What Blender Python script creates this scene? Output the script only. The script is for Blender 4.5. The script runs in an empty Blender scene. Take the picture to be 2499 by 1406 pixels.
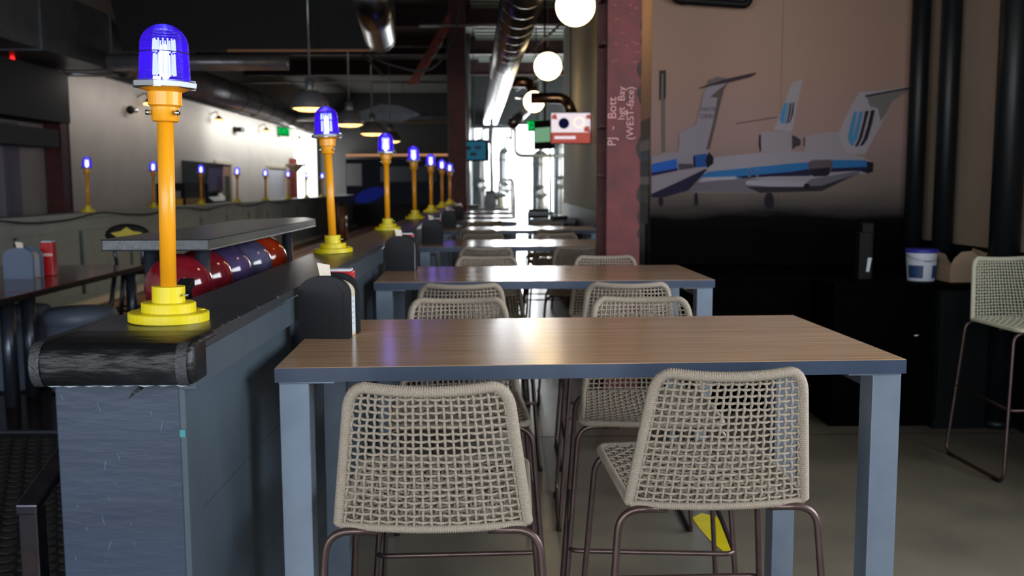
import bpy, math, random
import numpy as np
from mathutils import Vector, Matrix
random.seed(7)
S = bpy.context.scene
COL = S.collection
PI = math.pi

# ------------------------------------------------------------------ camera
F_PX, YAW, PITCH, ROLL = 2337.9, .0156, .1071, -.004
fwd = Vector((math.sin(YAW)*math.cos(PITCH), math.cos(YAW)*math.cos(PITCH), -math.sin(PITCH)))
rt = Vector((math.cos(YAW), -math.sin(YAW), 0)); up = rt.cross(fwd)
r2 = rt*math.cos(ROLL)+up*math.sin(ROLL); u2 = -rt*math.sin(ROLL)+up*math.cos(ROLL)
cd = bpy.data.cameras.new('camera'); cam = bpy.data.objects.new('camera', cd); COL.objects.link(cam)
cam.matrix_world = Matrix(((r2.x, u2.x, -fwd.x, 0), (r2.y, u2.y, -fwd.y, 0), (r2.z, u2.z, -fwd.z, 1.5), (0, 0, 0, 1)))
cd.sensor_width = 36; cd.lens = 36*F_PX/2499; cd.clip_start = .05; cd.clip_end = 100
cd.dof.use_dof = True; cd.dof.focus_distance = 2.25; cd.dof.aperture_fstop = 4.5
S.camera = cam

# ------------------------------------------------------------------ world, exposure
w = bpy.data.worlds.new('world'); S.world = w; w.use_nodes = True
w.node_tree.nodes['Background'].inputs[0].default_value = (.86, .92, 1, 1)
w.node_tree.nodes['Background'].inputs[1].default_value = 4
S.view_settings.view_transform = 'Standard'; S.view_settings.look = 'None'
S.view_settings.gamma = 1; S.view_settings.use_curve_mapping = False
S.view_settings.exposure = 0
cy = S.cycles
cy.max_bounces = 6; cy.diffuse_bounces = 3; cy.glossy_bounces = 3; cy.transmission_bounces = 4; cy.transparent_max_bounces = 10
cy.caustics_reflective = False; cy.caustics_refractive = False; cy.sample_clamp_indirect = 4; cy.use_denoising = True


def area(name, loc, rot, sx, sy, power, col, spread=PI):
    l = bpy.data.lights.new(name, 'AREA'); l.shape = 'RECTANGLE'; l.size = sx; l.size_y = sy
    l.energy = power; l.color = col; l.spread = spread
    o = bpy.data.objects.new(name, l); COL.objects.link(o); o.location = loc; o.rotation_euler = rot
    return o


# daylight through the windows of the room; hall, aisle and rear-left lights are added
area('daylight_far_window', (.75, 24.25, 1.75), (-PI/2, 0, 0), 3.3, 2.6, 700, (.97, .99, 1))
area('daylight_left_window', (-6.2, 30.3, 1.9), (0, -PI/2, 0), 2.6, 1.6, 260, (1, .98, .9))
area('added_hall_fill', (3.12, 20.4, 2.2), (0, PI/2, 0), 2.4, 5.5, 330, (1, 1, .98))  # added fill to brighten the tanks, the wall behind it is solid
area('wall_fill_near', (-5.36, 16.8, 2.96), (0, 1.0, 0), .12, 6.6, 22, (1, .95, .88))  # added fill that brightens the left wall, no real lamp
area('wall_fill_far', (-5.36, 25.4, 2.96), (0, 1.0, 0), .12, 10.2, 125, (1, 1, .96))  # added fill, stronger toward the far end of the left wall
area('added_rear_left_daylight', (-4.4, -2.75, 1.9), (PI/2, 0, 0), 2.2, 2.0, 130, (.9, .95, 1))  # added light from behind for the left tables and low wall
area('daylight_rear_window', (-.2, -2.75, 1.9), (PI/2, 0, 0), 4.4, 2.0, 165, (.9, .95, 1))
area('daylight_right_window', (3.42, 1.9, 1.9), (0, PI/2, 0), 1.9, 3.4, 190, (.92, .96, 1))


# ------------------------------------------------------------------ materials
def lin(h):
    c = [int(h[i:i+2], 16)/255 for i in (0, 2, 4)]
    return tuple((x/12.92 if x <= .04045 else ((x+.055)/1.055)**2.4) for x in c)


MATS = {}


def mat(name, hexc, rough=.5, metal=0, spec=.5, noise=None, bump=None, hex2=None, coat=0, trans=0, stretch=None, emit=None, estr=0, alpha=1, nd=3):
    if name in MATS: return MATS[name]
    m = bpy.data.materials.new(name); m.use_nodes = True; nt = m.node_tree; b = nt.nodes['Principled BSDF']
    c = lin(hexc); b.inputs['Base Color'].default_value = (*c, 1)
    b.inputs['Roughness'].default_value = rough; b.inputs['Metallic'].default_value = metal
    b.inputs['Specular IOR Level'].default_value = spec; b.inputs['Coat Weight'].default_value = coat
    b.inputs['Coat Roughness'].default_value = .1
    b.inputs['Transmission Weight'].default_value = trans; b.inputs['Alpha'].default_value = alpha
    if emit:
        b.inputs['Emission Color'].default_value = (*lin(emit), 1); b.inputs['Emission Strength'].default_value = estr
    if noise or bump:
        tc = nt.nodes.new('ShaderNodeTexCoord'); mp = nt.nodes.new('ShaderNodeMapping'); nt.links.new(tc.outputs['Object'], mp.inputs[0])
        if stretch: mp.inputs['Scale'].default_value = stretch
    if noise:
        n = nt.nodes.new('ShaderNodeTexNoise'); n.inputs['Scale'].default_value = noise; n.inputs['Detail'].default_value = nd
        nt.links.new(mp.outputs[0], n.inputs['Vector'])
        r = nt.nodes.new('ShaderNodeValToRGB'); nt.links.new(n.outputs[0], r.inputs[0])
        r.color_ramp.elements[0].position = .3; r.color_ramp.elements[1].position = .7
        r.color_ramp.elements[0].color = (*c, 1); r.color_ramp.elements[1].color = (*lin(hex2 or hexc), 1)
        nt.links.new(r.outputs[0], b.inputs['Base Color'])
    if bump:
        n = nt.nodes.new('ShaderNodeTexNoise'); n.inputs['Scale'].default_value = bump[0]; n.inputs['Detail'].default_value = 4
        nt.links.new(mp.outputs[0], n.inputs['Vector'])
        bp = nt.nodes.new('ShaderNodeBump'); bp.inputs['Strength'].default_value = bump[1]; bp.inputs['Distance'].default_value = .01
        nt.links.new(n.outputs[0], bp.inputs['Height']); nt.links.new(bp.outputs[0], b.inputs['Normal'])
    MATS[name] = m
    return m


def emis(name, hexc, s):
    m = bpy.data.materials.new(name); m.use_nodes = True; nt = m.node_tree
    for n in list(nt.nodes): nt.nodes.remove(n)
    o = nt.nodes.new('ShaderNodeOutputMaterial'); e = nt.nodes.new('ShaderNodeEmission')
    e.inputs[0].default_value = (*lin(hexc), 1); e.inputs[1].default_value = s; nt.links.new(e.outputs[0], o.inputs[0])
    return m


m_slate = mat('slate_paint', '36424c', .42, noise=6, hex2='3e4a54', bump=(60, .1), stretch=(1, 1, .35))
m_slate_front = mat('slate_paint_board', '232f42', .5, noise=5, hex2='29374a', bump=(26, .16), stretch=(.5, 1, 2))
m_cap = mat('slate_cap_paint', '2a2f35', .3, noise=8, hex2='32383e', bump=(50, .1), stretch=(3, .3, 1))
m_vinyl = mat('black_vinyl', '0c0d10', .42, spec=.35, bump=(60, .4), stretch=(.35, 1, 1.5))
m_tape = mat('taped_vinyl', '1c1e21', .5, noise=260, hex2='3a3d40', bump=(200, .4))
m_wood = mat('walnut_laminate', 'c0a080', .19, spec=.5, noise=3.2, hex2='9c7b5e', stretch=(.8, 34, 1), nd=6)
m_edge = mat('table_edge_metal', '36445a', .35, metal=.2, noise=12, hex2='303d51')
m_steel_leg = mat('table_leg_metal', '7c8a9b', .32, metal=.4, noise=9, hex2='717f90')
m_rope = mat('taupe_rope', 'aa9f90', .85, spec=.2, noise=240, hex2='988d7f', bump=(500, .5))
m_rope_lit = mat('lit_rope', 'cfceb8', .85, spec=.2, noise=240, hex2='c2c1ab', bump=(500, .5))  # same rope, colour lightened for the window light on the right stool
m_bronze = mat('bronze_tube', '5f4e4c', .35, metal=.7, noise=20, hex2='51423f')
m_black = mat('black_plastic', '0b0e16', .5, spec=.3)
m_blackm = mat('matte_black', '060607', .6, spec=.25)
m_darkgrey = mat('dark_grey_paint', '2b3034', .5, noise=4, hex2='32383c')
m_yellow = mat('yellow_paint', 'dccb0e', .4, noise=15, hex2='d0be08')
m_amber = mat('amber_paint', 'f0a21c', .32, noise=15, hex2='e09518', stretch=(1, 1, .2))
m_cast = mat('cast_aluminium', 'a8adb2', .35, metal=.8)
m_chrome = mat('chrome', 'c8ccd2', .12, metal=1)
m_galv = mat('galvanised_steel', '777a7e', .3, metal=1, noise=14, hex2='65686c', bump=(25, .25))
m_brush = mat('brushed_duct_steel', 'a4a7ab', .3, metal=.55, noise=8, hex2='8e9195')
m_galvd = mat('dull_galvanised_duct', '70767c', .4, metal=.6, noise=5, hex2='5e6369')
m_copper = mat('bronzed_duct', '8a6e54', .25, metal=1)
m_red = mat('red_oxide_paint', '6e2327', .55, noise=7, hex2='4e171b', bump=(20, .3))
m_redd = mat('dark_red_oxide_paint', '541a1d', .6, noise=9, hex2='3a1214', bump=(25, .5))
m_redo = mat('rust_orange_paint', '8a3c2c', .6, noise=8, hex2='6f2e22')
m_white = mat('white_wall_paint', 'b9b4ae', .8, noise=2, hex2='b0aba6')
m_tan = mat('tan_wall_paint', 'a89684', .85, noise=2, hex2='9e8d7b')
m_olive = mat('olive_wall_paint', 'a79f86', .85)
m_ceil = mat('dark_ceiling_deck', '2c302e', .8)
m_joist = mat('green_grey_deck', '5d665f', .7)
m_conc = mat('sealed_concrete', '5e594f', .3, spec=.5, noise=2.2, hex2='777062', bump=(9, .12), nd=8)
m_lane = mat('lane_maple', 'a8703a', .42, noise=3, hex2='87592f', stretch=(6, .4, 1))
m_plat = mat('dark_gloss_floor', '241a1a', .16, noise=3, hex2='2c1f1e')
m_rub = mat('black_rubber_floor', '15161a', .6)
m_disc = mat('grey_rubber_stud', '363636', .55, noise=30, hex2='2c2c2d')
m_lowp = mat('grey_green_panel', '808c8b', .5, noise=5, hex2='76827f', bump=(30, .2))
m_lowg = mat('dark_batten_groove', '1f2425', .6)
m_ltable = mat('red_brown_tabletop', '6e3e38', .14, noise=4, hex2='5a322e', stretch=(6, .6, 1))
m_tube = mat('dark_steel_tube', '525a68', .3, metal=.7, noise=30, hex2='3f4551', stretch=(1, 1, .1))
m_rail = mat('worn_handrail_steel', '4b3f3c', .3, metal=.8, noise=14, hex2='2c3342')
m_paper = mat('napkin_paper', 'd8d0bf', .9)
m_redpl = mat('red_card', 'b3161f', .35)
m_label = mat('white_label', 'c5d2da', .5)
m_cream = mat('cream_metal', 'c9c0ae', .4)
m_pail = mat('white_plastic', 'c6cbd8', .45)
m_pailb = mat('navy_label', '1d4066', .5)
m_paill = mat('blue_plastic_lid', '28289a', .4)
m_card = mat('kraft_cardboard', '9c8570', .85)
m_cab = mat('black_cabinet', '010102', .7, spec=.03)
m_cabt = mat('dark_teal_cabinet', '0a1012', .5, spec=.15)
m_pipe = mat('charcoal_pipe_paint', '11161a', .4, spec=.3)
m_chalk = mat('chalk', 'c99a9a', .9)
m_grey = mat('grey_vinyl_seat', '5a6576', .45)
m_steel = mat('brushed_tank_steel', 'c4c8cb', .22, metal=1)
m_green = emis('exit_green', '12d860', 1.4)
m_dkgreen = emis('exit_green_face', '08803a', .8)
m_globe = emis('warm_globe', 'ffdca0', 9)
m_bulb = emis('warm_bulb', 'ffc878', 3.6)
m_lampcore = emis('lit_lamp_core', 'a8c4ff', 40)
m_lamprod = emis('lit_lamp_flute', 'a4ccff', 7)
m_orange = emis('orange_strip', 'd99a70', .7)
m_screenw = emis('screen_white', 'f2e4ea', 1.0)
m_screenr = emis('screen_red', 'c05a50', .8)
m_screend = emis('screen_navy', '141a40', .6)
m_screeno = emis('screen_cream', 'ffe4cc', 1.3)
m_screenb = emis('screen_blue', '2c6a86', .55)
m_mask = emis('mask_screen', '1a1c22', .4)
m_maskb = emis('mask_screen_blue', '1a2270', .5)
m_redled = emis('red_led', 'ff2020', 3)
m_sky_white = emis('overcast_outside', 'ffffff', 6)


def lamp_glass():
    m = bpy.data.materials.new('violet_lamp_glass'); m.use_nodes = True; nt = m.node_tree
    for n in list(nt.nodes): nt.nodes.remove(n)
    o = nt.nodes.new('ShaderNodeOutputMaterial'); t = nt.nodes.new('ShaderNodeBsdfTransparent'); g = nt.nodes.new('ShaderNodeBsdfGlossy')
    e = nt.nodes.new('ShaderNodeEmission'); a = nt.nodes.new('ShaderNodeAddShader'); mx = nt.nodes.new('ShaderNodeMixShader')
    t.inputs[0].default_value = (.40, .30, 1, 1); g.inputs[0].default_value = (.8, .8, 1, 1); g.inputs[1].default_value = .08
    e.inputs[0].default_value = (.10, .02, 1, 1); e.inputs[1].default_value = .06
    lw = nt.nodes.new('ShaderNodeLayerWeight'); lw.inputs[0].default_value = .25
    nt.links.new(lw.outputs['Fresnel'], mx.inputs[0]); nt.links.new(t.outputs[0], mx.inputs[1]); nt.links.new(g.outputs[0], mx.inputs[2])
    tl = nt.nodes.new('ShaderNodeBsdfTranslucent'); tl.inputs[0].default_value = (.06, .004, .48, 1); m2 = nt.nodes.new('ShaderNodeMixShader'); m2.inputs[0].default_value = .30
    nt.links.new(mx.outputs[0], m2.inputs[1]); nt.links.new(tl.outputs[0], m2.inputs[2])
    nt.links.new(m2.outputs[0], a.inputs[0]); nt.links.new(e.outputs[0], a.inputs[1]); nt.links.new(a.outputs[0], o.inputs[0])
    return m


m_lglass = lamp_glass()


def glass_pane():
    m = bpy.data.materials.new('window_glass'); m.use_nodes = True; nt = m.node_tree
    for n in list(nt.nodes): nt.nodes.remove(n)
    o = nt.nodes.new('ShaderNodeOutputMaterial'); t = nt.nodes.new('ShaderNodeBsdfTransparent'); g = nt.nodes.new('ShaderNodeBsdfGlossy')
    mx = nt.nodes.new('ShaderNodeMixShader'); g.inputs[1].default_value = .02; mx.inputs[0].default_value = .06
    nt.links.new(t.outputs[0], mx.inputs[1]); nt.links.new(g.outputs[0], mx.inputs[2]); nt.links.new(mx.outputs[0], o.inputs[0])
    return m


m_pane = glass_pane()


# ------------------------------------------------------------------ mesh builder
class MB:
    def __init__(s): s.v = []; s.f = []; s.s = []

    def add(s, vs, fs, smooth=False):
        b = len(s.v); s.v += [tuple(map(float, p)) for p in vs]; s.f += [tuple(i+b for i in f) for f in fs]; s.s += [smooth]*len(fs); return s

    def box(s, x0, x1, y0, y1, z0, z1):
        return s.add([(x0, y0, z0), (x1, y0, z0), (x1, y1, z0), (x0, y1, z0), (x0, y0, z1), (x1, y0, z1), (x1, y1, z1), (x0, y1, z1)],
                     [(0, 3, 2, 1), (4, 5, 6, 7), (0, 1, 5, 4), (1, 2, 6, 5), (2, 3, 7, 6), (3, 0, 4, 7)])

    def prism(s, poly, d, axis='y', at=0):
        """extrude 2-D polygon by d along axis starting at 'at'"""
        n = len(poly)
        def P(a, b, c): return {'y': (a, c, b), 'x': (c, a, b), 'z': (a, b, c)}[axis]
        vs = [P(a, b, at) for a, b in poly]+[P(a, b, at+d) for a, b in poly]
        return s.add(vs, [tuple(range(n)), tuple(range(2*n-1, n-1, -1))]+[(i, (i+1) % n, n+(i+1) % n, n+i) for i in range(n)])

    def lathe(s, prof, n=24, c=(0, 0, 0), smooth=True, caps=True):
        vs = []; fs = []
        for r, z in prof:
            for k in range(n):
                a = 2*PI*k/n; vs.append((c[0]+r*math.cos(a), c[1]+r*math.sin(a), c[2]+z))
        for i in range(len(prof)-1):
            for k in range(n):
                k2 = (k+1) % n; fs.append((i*n+k, i*n+k2, (i+1)*n+k2, (i+1)*n+k))
        s.add(vs, fs, smooth)
        if caps:
            m = len(prof)-1
            b = len(s.v)-len(vs)
            s.f += [tuple(b+k for k in range(n-1, -1, -1)), tuple(b+m*n+k for k in range(n))]; s.s += [False, False]
        return s

    def sphere(s, c, r, n=24, m=12, sc=(1, 1, 1)):
        prof = [(max(1e-4, r*math.sin(PI*i/m)), -r*math.cos(PI*i/m)*sc[2]) for i in range(m+1)]
        return s.lathe(prof, n, c, True, False)

    def tube(s, pts, r, n=8, closed=False, smooth=True, up=None):
        P = np.array(pts, float); L = len(P); R = np.broadcast_to(np.array(r, float), (L,))
        if closed: T = np.roll(P, -1, 0)-np.roll(P, 1, 0)
        else: T = np.gradient(P, axis=0)
        T /= np.linalg.norm(T, axis=1)[:, None]+1e-12
        u = np.array(up, float) if up is not None else (np.array((0, 0, 1.)) if abs(T[0][2]) < .9 else np.array((1., 0, 0)))
        vs = []
        N = u-T[0]*(u@T[0]); N /= np.linalg.norm(N)
        ang = np.arange(n)*2*PI/n + (PI/n)
        for i in range(L):
            N = N-T[i]*(N@T[i]); N /= np.linalg.norm(N)+1e-12
            B = np.cross(T[i], N)
            for a in ang: vs.append(P[i]+R[i]*(math.cos(a)*N+math.sin(a)*B))
        fs = []
        for i in range(L if closed else L-1):
            j = (i+1) % L
            for k in range(n):
                k2 = (k+1) % n; fs.append((i*n+k, i*n+k2, j*n+k2, j*n+k))
        if not closed: fs += [tuple(range(n-1, -1, -1)), tuple((L-1)*n+k for k in range(n))]
        return s.add(vs, fs, smooth)

    def build(s, name, m, parent=None, kind=None, label=None, bevel=0, loc=None, smooth=False):
        me = bpy.data.meshes.new(name); me.from_pydata(s.v, [], s.f); me.update()
        me.polygons.foreach_set('use_smooth', [bool(x) for x in s.s])
        me.materials.append(m)
        o = bpy.data.objects.new(name, me); COL.objects.link(o)
        if parent: o.parent = parent
        if kind: o['kind'] = kind
        if label: o['label'] = label
        if loc: o.location = loc
        if bevel:
            b = o.modifiers.new('bevel', 'BEVEL'); b.width = bevel; b.segments = 2; b.limit_method = 'ANGLE'
        return o


def fillet(pts, r, n=5):
    P = [Vector(p) for p in pts]; out = [P[0]]
    for i in range(1, len(P)-1):
        a = (P[i-1]-P[i]); b = (P[i+1]-P[i]); d = min(r, a.length*.49, b.length*.49)
        A = P[i]+a.normalized()*d; B = P[i]+b.normalized()*d
        for k in range(n+1):
            t = k/n; out.append(A*(1-t)**2+P[i]*2*t*(1-t)+B*t*t)
    out.append(P[-1]); return out


def thing(name, label, cat, loc=(0, 0, 0), rz=0, group=None):
    o = bpy.data.objects.new(name, None); COL.objects.link(o); o.location = loc; o.rotation_euler = (0, 0, rz)
    o.empty_display_size = .1
    o['label'] = label; o['category'] = cat
    if group: o['group'] = group
    return o


def tag(o, label, cat, group=None):
    o['label'] = label; o['category'] = cat
    if group: o['group'] = group
    return o


def dup(root, loc, rz=0, label=None, group=None):
    def cp(o, par):
        c = o.copy(); COL.objects.link(c)
        if par: c.parent = par
        for ch in o.children: cp(ch, c)
        return c
    c = cp(root, None); c.location = loc; c.rotation_euler = (root.rotation_euler[0], root.rotation_euler[1], rz)
    if label: c['label'] = label
    if group: c['group'] = group
    return c


def text(s, size, m, loc, rot, parent=None, name='lettering', ext=.0005, align='CENTER', kind=None):
    cu = bpy.data.curves.new(name, 'FONT'); cu.body = s; cu.size = size; cu.align_x = align; cu.align_y = 'CENTER'; cu.extrude = ext
    tmp = bpy.data.objects.new(name, cu); COL.objects.link(tmp)
    dg = bpy.context.evaluated_depsgraph_get(); me = bpy.data.meshes.new_from_object(tmp.evaluated_get(dg))
    bpy.data.objects.remove(tmp); me.materials.clear(); me.materials.append(m)
    o = bpy.data.objects.new(name, me); COL.objects.link(o); o.location = loc; o.rotation_euler = rot
    if parent: o.parent = parent
    return o


def struct(name, m, mb, parent=None, bevel=0):
    o = mb.build(name, m, parent, bevel=bevel)
    if not parent: o['kind'] = 'structure'
    return o


# ------------------------------------------------------------------ room shell
CZ = 4.45
fl = struct('floor', m_conc, MB().box(-.66, 3.3, -2.8, 24.1, -.1, 0))
MB().add([(.93, 4.24, .002), (.99, 4.19, .002), (.985, 4.0, .002), (.99, 3.92, .002), (.965, 3.83, .002), (.97, 3.76, .002), (.925, 3.76, .002), (.895, 3.9, .002), (.88, 4.05, .002), (.875, 4.18, .002)], [tuple(range(9, -1, -1))]).build('yellow_paint_mark', m_yellow, fl, label='worn stroke of yellow paint')
for yy in (5.6, 10.4): MB().box(-.6, 3.2, yy, yy+.008, 0, .0008).build('floor_joint', m_blackm, fl)
fb = struct('floor_left', m_plat, MB().box(-6.1, -.80, 5.07, 8.6, 0, .2))
fr = struct('floor_front_left', m_rub, MB().box(-6.1, -.80, -2.8, 5.07, 0, .19))
MB().box(-6.1, -.86, 5.05, 5.075, .19, .203).build('edge_trim', m_tube, fr)
# raised rubber studs, individually where the photo shows them
smesh = MB().lathe([(.031, 0), (.031, .0015), (.028, .0025)], 12, smooth=False)
so = smesh.build('rubber_stud', m_disc, fr); first = True; cnt = 0
rest = MB()
for j in range(29):
    for i in range(26):
        x = -3.0+i*.072+(j % 2)*.036; yv = 2.75+j*.078
        if x > -.9 or yv > 5.02: continue
        # visible wedge between frame edge and bar wall
        if yv > 3.1 and -.56*yv < x < -.42*yv and cnt < 295:
            if first: so.location = (x, yv, .19); first = False
            else:
                c = so.copy(); COL.objects.link(c); c.location = (x, yv, .19)
            cnt += 1
        else: rest.lathe([(.031, 0), (.031, .0015), (.028, .0025)], 8, c=(x, yv, .19), smooth=False)
rest.build('rubber_studs', m_disc, fr, kind='stuff')
lanes = struct('floor_lanes', m_lane, MB().box(-6.1, -.80, 8.6, 31.2, 0, .2))
for k in range(7):
    x0 = -4.4+k*.52
    MB().box(x0, x0+.05, 10, 30.4, .2, .206).build('lane_gutter', m_darkgrey, lanes)
struct('trim_1', m_cream, MB().box(-4.52, -4.44, 5.2, 30.9, .2, .27))

# ceiling with skylight slot; ribs
cl = struct('ceiling', m_ceil, MB().box(-6.2, -5.9, -2.8, 31.3, CZ, CZ+.1).box(-5.9, 3.3, -2.8, 31.3, CZ, CZ+.1))
for k in range(40):
    yy = 8.5+k*.38
    MB().box(-.4, 3.2, yy, yy+.12, CZ-.06, CZ).build('deck_rib', m_joist, cl)
for k, yy in enumerate((8.6, 12.2, 16.2, 19.6, 23.2)):
    b = MB().box(-6, 3.2, yy, yy+.2, CZ-.34, CZ-.32).box(-6, 3.2, yy, yy+.2, CZ-.02, CZ).box(-6, 3.2, yy+.09, yy+.11, CZ-.32, CZ-.02)
    o = b.build('roof_beam', mat('very_dark_red_beam', '2a1113', .7)); tag(o, ['dark red roof beam nearest the camera', 'dark red roof beam above the second globe', 'dark red roof beam beside the far column', 'dark red roof beam past the far column', 'dark red roof beam by the far window'][k], 'beam', 'steel roof beams')

# walls
wl = MB().box(-6.2, -6.05, -2.8, 29.0, 0, CZ).box(-6.2, -6.05, 31.2, 31.3, 0, CZ).box(-6.2, -6.05, 29.0, 31.2, 0, .6).box(-6.2, -6.05, 29.0, 31.2, 3.2, CZ)
struct('wall_left', m_white, wl)
w1 = MB().box(-6.12, -6.05, 29.0, 29.06, .6, 3.2).box(-6.12, -6.05, 31.14, 31.2, .6, 3.2).box(-6.12, -6.05, 29, 31.2, 3.14, 3.2).box(-6.12, -6.05, 29, 31.2, .6, .66)
wo = struct('window_1', m_cream, w1); MB().box(-6.11, -6.1, 29.06, 31.14, .66, 3.14).build('pane', m_pane, wo)
struct('wall_back_left', mat('near_black_wall', '0f1114', .7), MB().box(-6.2, -.70, 31.2, 31.4, 0, CZ))
struct('wall_middle', m_darkgrey, MB().box(-.82, -.70, 16.3, 31.2, 0, CZ))
struct('wall_mural', m_tan, MB().box(1.16, 3.3, 7.22, 7.42, 0, CZ))
struct('wall_return', m_olive, MB().box(1.17, 1.3, 7.42, 16.9, 1.2, CZ))
struct('trim_2', m_blackm, MB().box(1.15, 1.3, 7.42, 16.9, 0, 1.2))
struct('wall_far_right', m_olive, MB().box(1.3, 3.3, 16.75, 16.9, 0, CZ))
# right wall with window opening beside the camera
wr = MB().box(3.2, 3.3, 3.7, 7.3, 1.08, CZ).box(3.2, 3.3, -2.8, .1, 1.08, CZ).box(3.2, 3.3, .1, 3.7, 2.95, CZ)
struct('wall_right', m_tan, wr)
struct('trim_3', m_blackm, MB().box(3.17, 3.3, -2.8, 7.22, 0, 1.08))
w2 = MB()
for yy in (.1, 1.25, 2.45, 3.64): w2.box(3.2, 3.28, yy, yy+.06, 1.08, 2.95)
w2.box(3.2, 3.28, .1, 3.7, 1.08, 1.14).box(3.2, 3.28, .1, 3.7, 2.89, 2.95)
wo = struct('window_2', m_blackm, w2); MB().box(3.235, 3.245, .1, 3.7, 1.14, 2.89).build('pane', m_pane, wo)
# wall behind the camera with window
wb = MB().box(-6.2, -5.6, -2.8, -2.65, 0, CZ).box(-3.2, -2.4, -2.8, -2.65, 0, CZ).box(-5.6, -3.2, -2.8, -2.65, 0, .9).box(-5.6, -3.2, -2.8, -2.65, 2.9, CZ).box(2.0, 3.3, -2.8, -2.65, 0, CZ).box(-2.4, 2.0, -2.8, -2.65, 0, .9).box(-2.4, 2.0, -2.8, -2.65, 2.9, CZ)
struct('wall_back', m_tan, wb)
w3 = MB()
for xx in (-2.4, -.97, .5, 1.94): w3.box(xx, xx+.06, -2.76, -2.68, .9, 2.9)
w3.box(-2.4, 2, -2.76, -2.68, .9, .96).box(-2.4, 2, -2.76, -2.68, 2.84, 2.9)
wo = struct('window_3', m_blackm, w3); MB().box(-2.4, 2, -2.725, -2.715, .96, 2.84).build('pane', m_pane, wo)
w5 = MB()  # extra unseen window added to light the left side
for xx in (-5.6, -4.43, -3.26): w5.box(xx, xx+.06, -2.76, -2.68, .9, 2.9)
w5.box(-5.6, -3.2, -2.76, -2.68, .9, .96).box(-5.6, -3.2, -2.76, -2.68, 2.84, 2.9)
wo = struct('window_added', m_blackm, w5); MB().box(-5.6, -3.2, -2.725, -2.715, .96, 2.84).build('pane', m_pane, wo)
# far glazed wall of the brewing hall
wf = MB().box(-.70, 3.3, 24.0, 24.15, 3.05, CZ).box(2.4, 3.3, 24.0, 24.15, 0, 3.05)
struct('wall_far', m_darkgrey, wf)
struct('wall_far_side', m_olive, MB().box(3.2, 3.3, 16.9, 24.1, 0, CZ))
w4 = MB()
for xx, ww in ((-.9, .06), (-.2, .05), (.35, .05), (1.05, .05), (1.7, .05), (2.34, .06)): w4.box(xx, xx+ww, 24.0, 24.08, 0, 3.05)
w4.box(-.9, 2.4, 24, 24.08, 2.98, 3.05).box(-.9, .35, 24, 24.08, 2.1, 2.15).box(1.05, 2.4, 24, 24.08, 2.1, 2.15)
wo = struct('window_4', m_darkgrey, w4); MB().box(-.9, 2.4, 24.03, 24.04, .02, 2.98).build('pane', m_pane, wo)

# ------------------------------------------------------------------ bar-height partition (right of it the tables)
bw = thing('bar_partition', 'slate painted partition wall with a padded end, foremost', 'partition', (0, 0, 0))
MB().box(-.80, -.64, 2.3, 15.5, 0, 1.13).build('core_wall', m_slate, bw)
MB().box(-.85, -.612, 1.82, 2.32, 0, 1.13).build('end_post', m_slate_front, bw, label='blue grey end board with scuffs', bevel=.003)
MB().box(-.612, -.600, 1.815, 1.9, 0, 1.13).build('corner_trim', m_slate, bw, bevel=.002)
yy = 1.9; k = 0
while yy < 15:
    ln = .86 if k == 0 else 1.6
    n = 4
    for i in range(n):
        z0 = i*1.13/n
        MB().box(-.64, -.602, yy, yy+ln, z0+.0006, z0+1.13/n-.0006).build('board', m_slate, bw)
    yy += ln+.24; k += 1
cap = MB().prism([(-.86, 1.78), (-.572, 1.78), (-.572, 15.5), (-.785, 15.5), (-.785, 2.2), (-.86, 2.14)], .026, 'z', 1.187)
cap.build('counter_cap', m_cap, bw, bevel=.003)
MB().box(-.6, -.574, 1.8, 15.5, 1.115, 1.187).build('fascia', m_slate, bw, bevel=.002)
# worn chips along the edge
ch = MB()
for i in range(46):
    yv = 1.8+random.random()**1.5*4; s_ = .002+random.random()*.004
    ch.add([(-.5715, yv, 1.2125), (-.5715-s_, yv+s_, 1.2138), (-.5715, yv+2.5*s_, 1.2125), (-.5712, yv+s_, 1.2125-s_*.7)], [(0, 1, 2), (0, 2, 3), (0, 3, 1)])
ch.build('paint_chips', mat('bare_wood_chip', 'a8937c', .8), bw, kind='stuff')
# padded vinyl end roll
prof = []
hw = .034
for i in range(13):
    a = -PI/2+PI*i/12*1.0
    prof.append((1.735-.030*math.cos(a) if True else 0, 1.178+.040*math.sin(a)))
poly = prof+[(1.80, 1.219), (1.88, 1.2175), (1.88, 1.2145), (1.80, 1.214), (1.80, 1.138)]
mbp = MB(); n = len(poly)
xs = np.linspace(-.842, -.552, 41)
vs = []
for i, x in enumerate(xs):
    e = min(i, 40-i); sc = 1 if e > 2 else [.86, .95, .99][e]
    for a, b in poly:
        wob = .0015*math.sin(x*130+b*90)*math.sin(b*220+x*40)
        vs.append((x, 1.80+(a-1.80)*sc+(wob if a < 1.79 else 0), 1.178+(b-1.178)*sc))
fs = [(i*n+k, (i+1)*n+k, (i+1)*n+(k+1) % n, i*n+(k+1) % n) for i in range(40) for k in range(n)]
fs += [tuple(range(n)), tuple(40*n+k for k in range(n-1, -1, -1))]
mbp.add(vs, fs, True); mbp.build('vinyl_pad', m_vinyl, bw, label='black vinyl padded roll taped at both ends')
for x0 in (-.844, -.583):
    t = MB(); vs = []; pr = [(1.80+(a-1.80)*1.02, 1.178+(b-1.178)*1.02) for a, b in prof]
    x1 = x0+(.022 if x0 < -.8 else .024)
    for x in (x0+.004, x1): vs += [(x, a, b) for a, b in pr]
    m_ = len(pr); t.add(vs, [(k, k+1, m_+k+1, m_+k) for k in range(m_-1)], True); t.build('tape_band', m_tape, bw)
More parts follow.
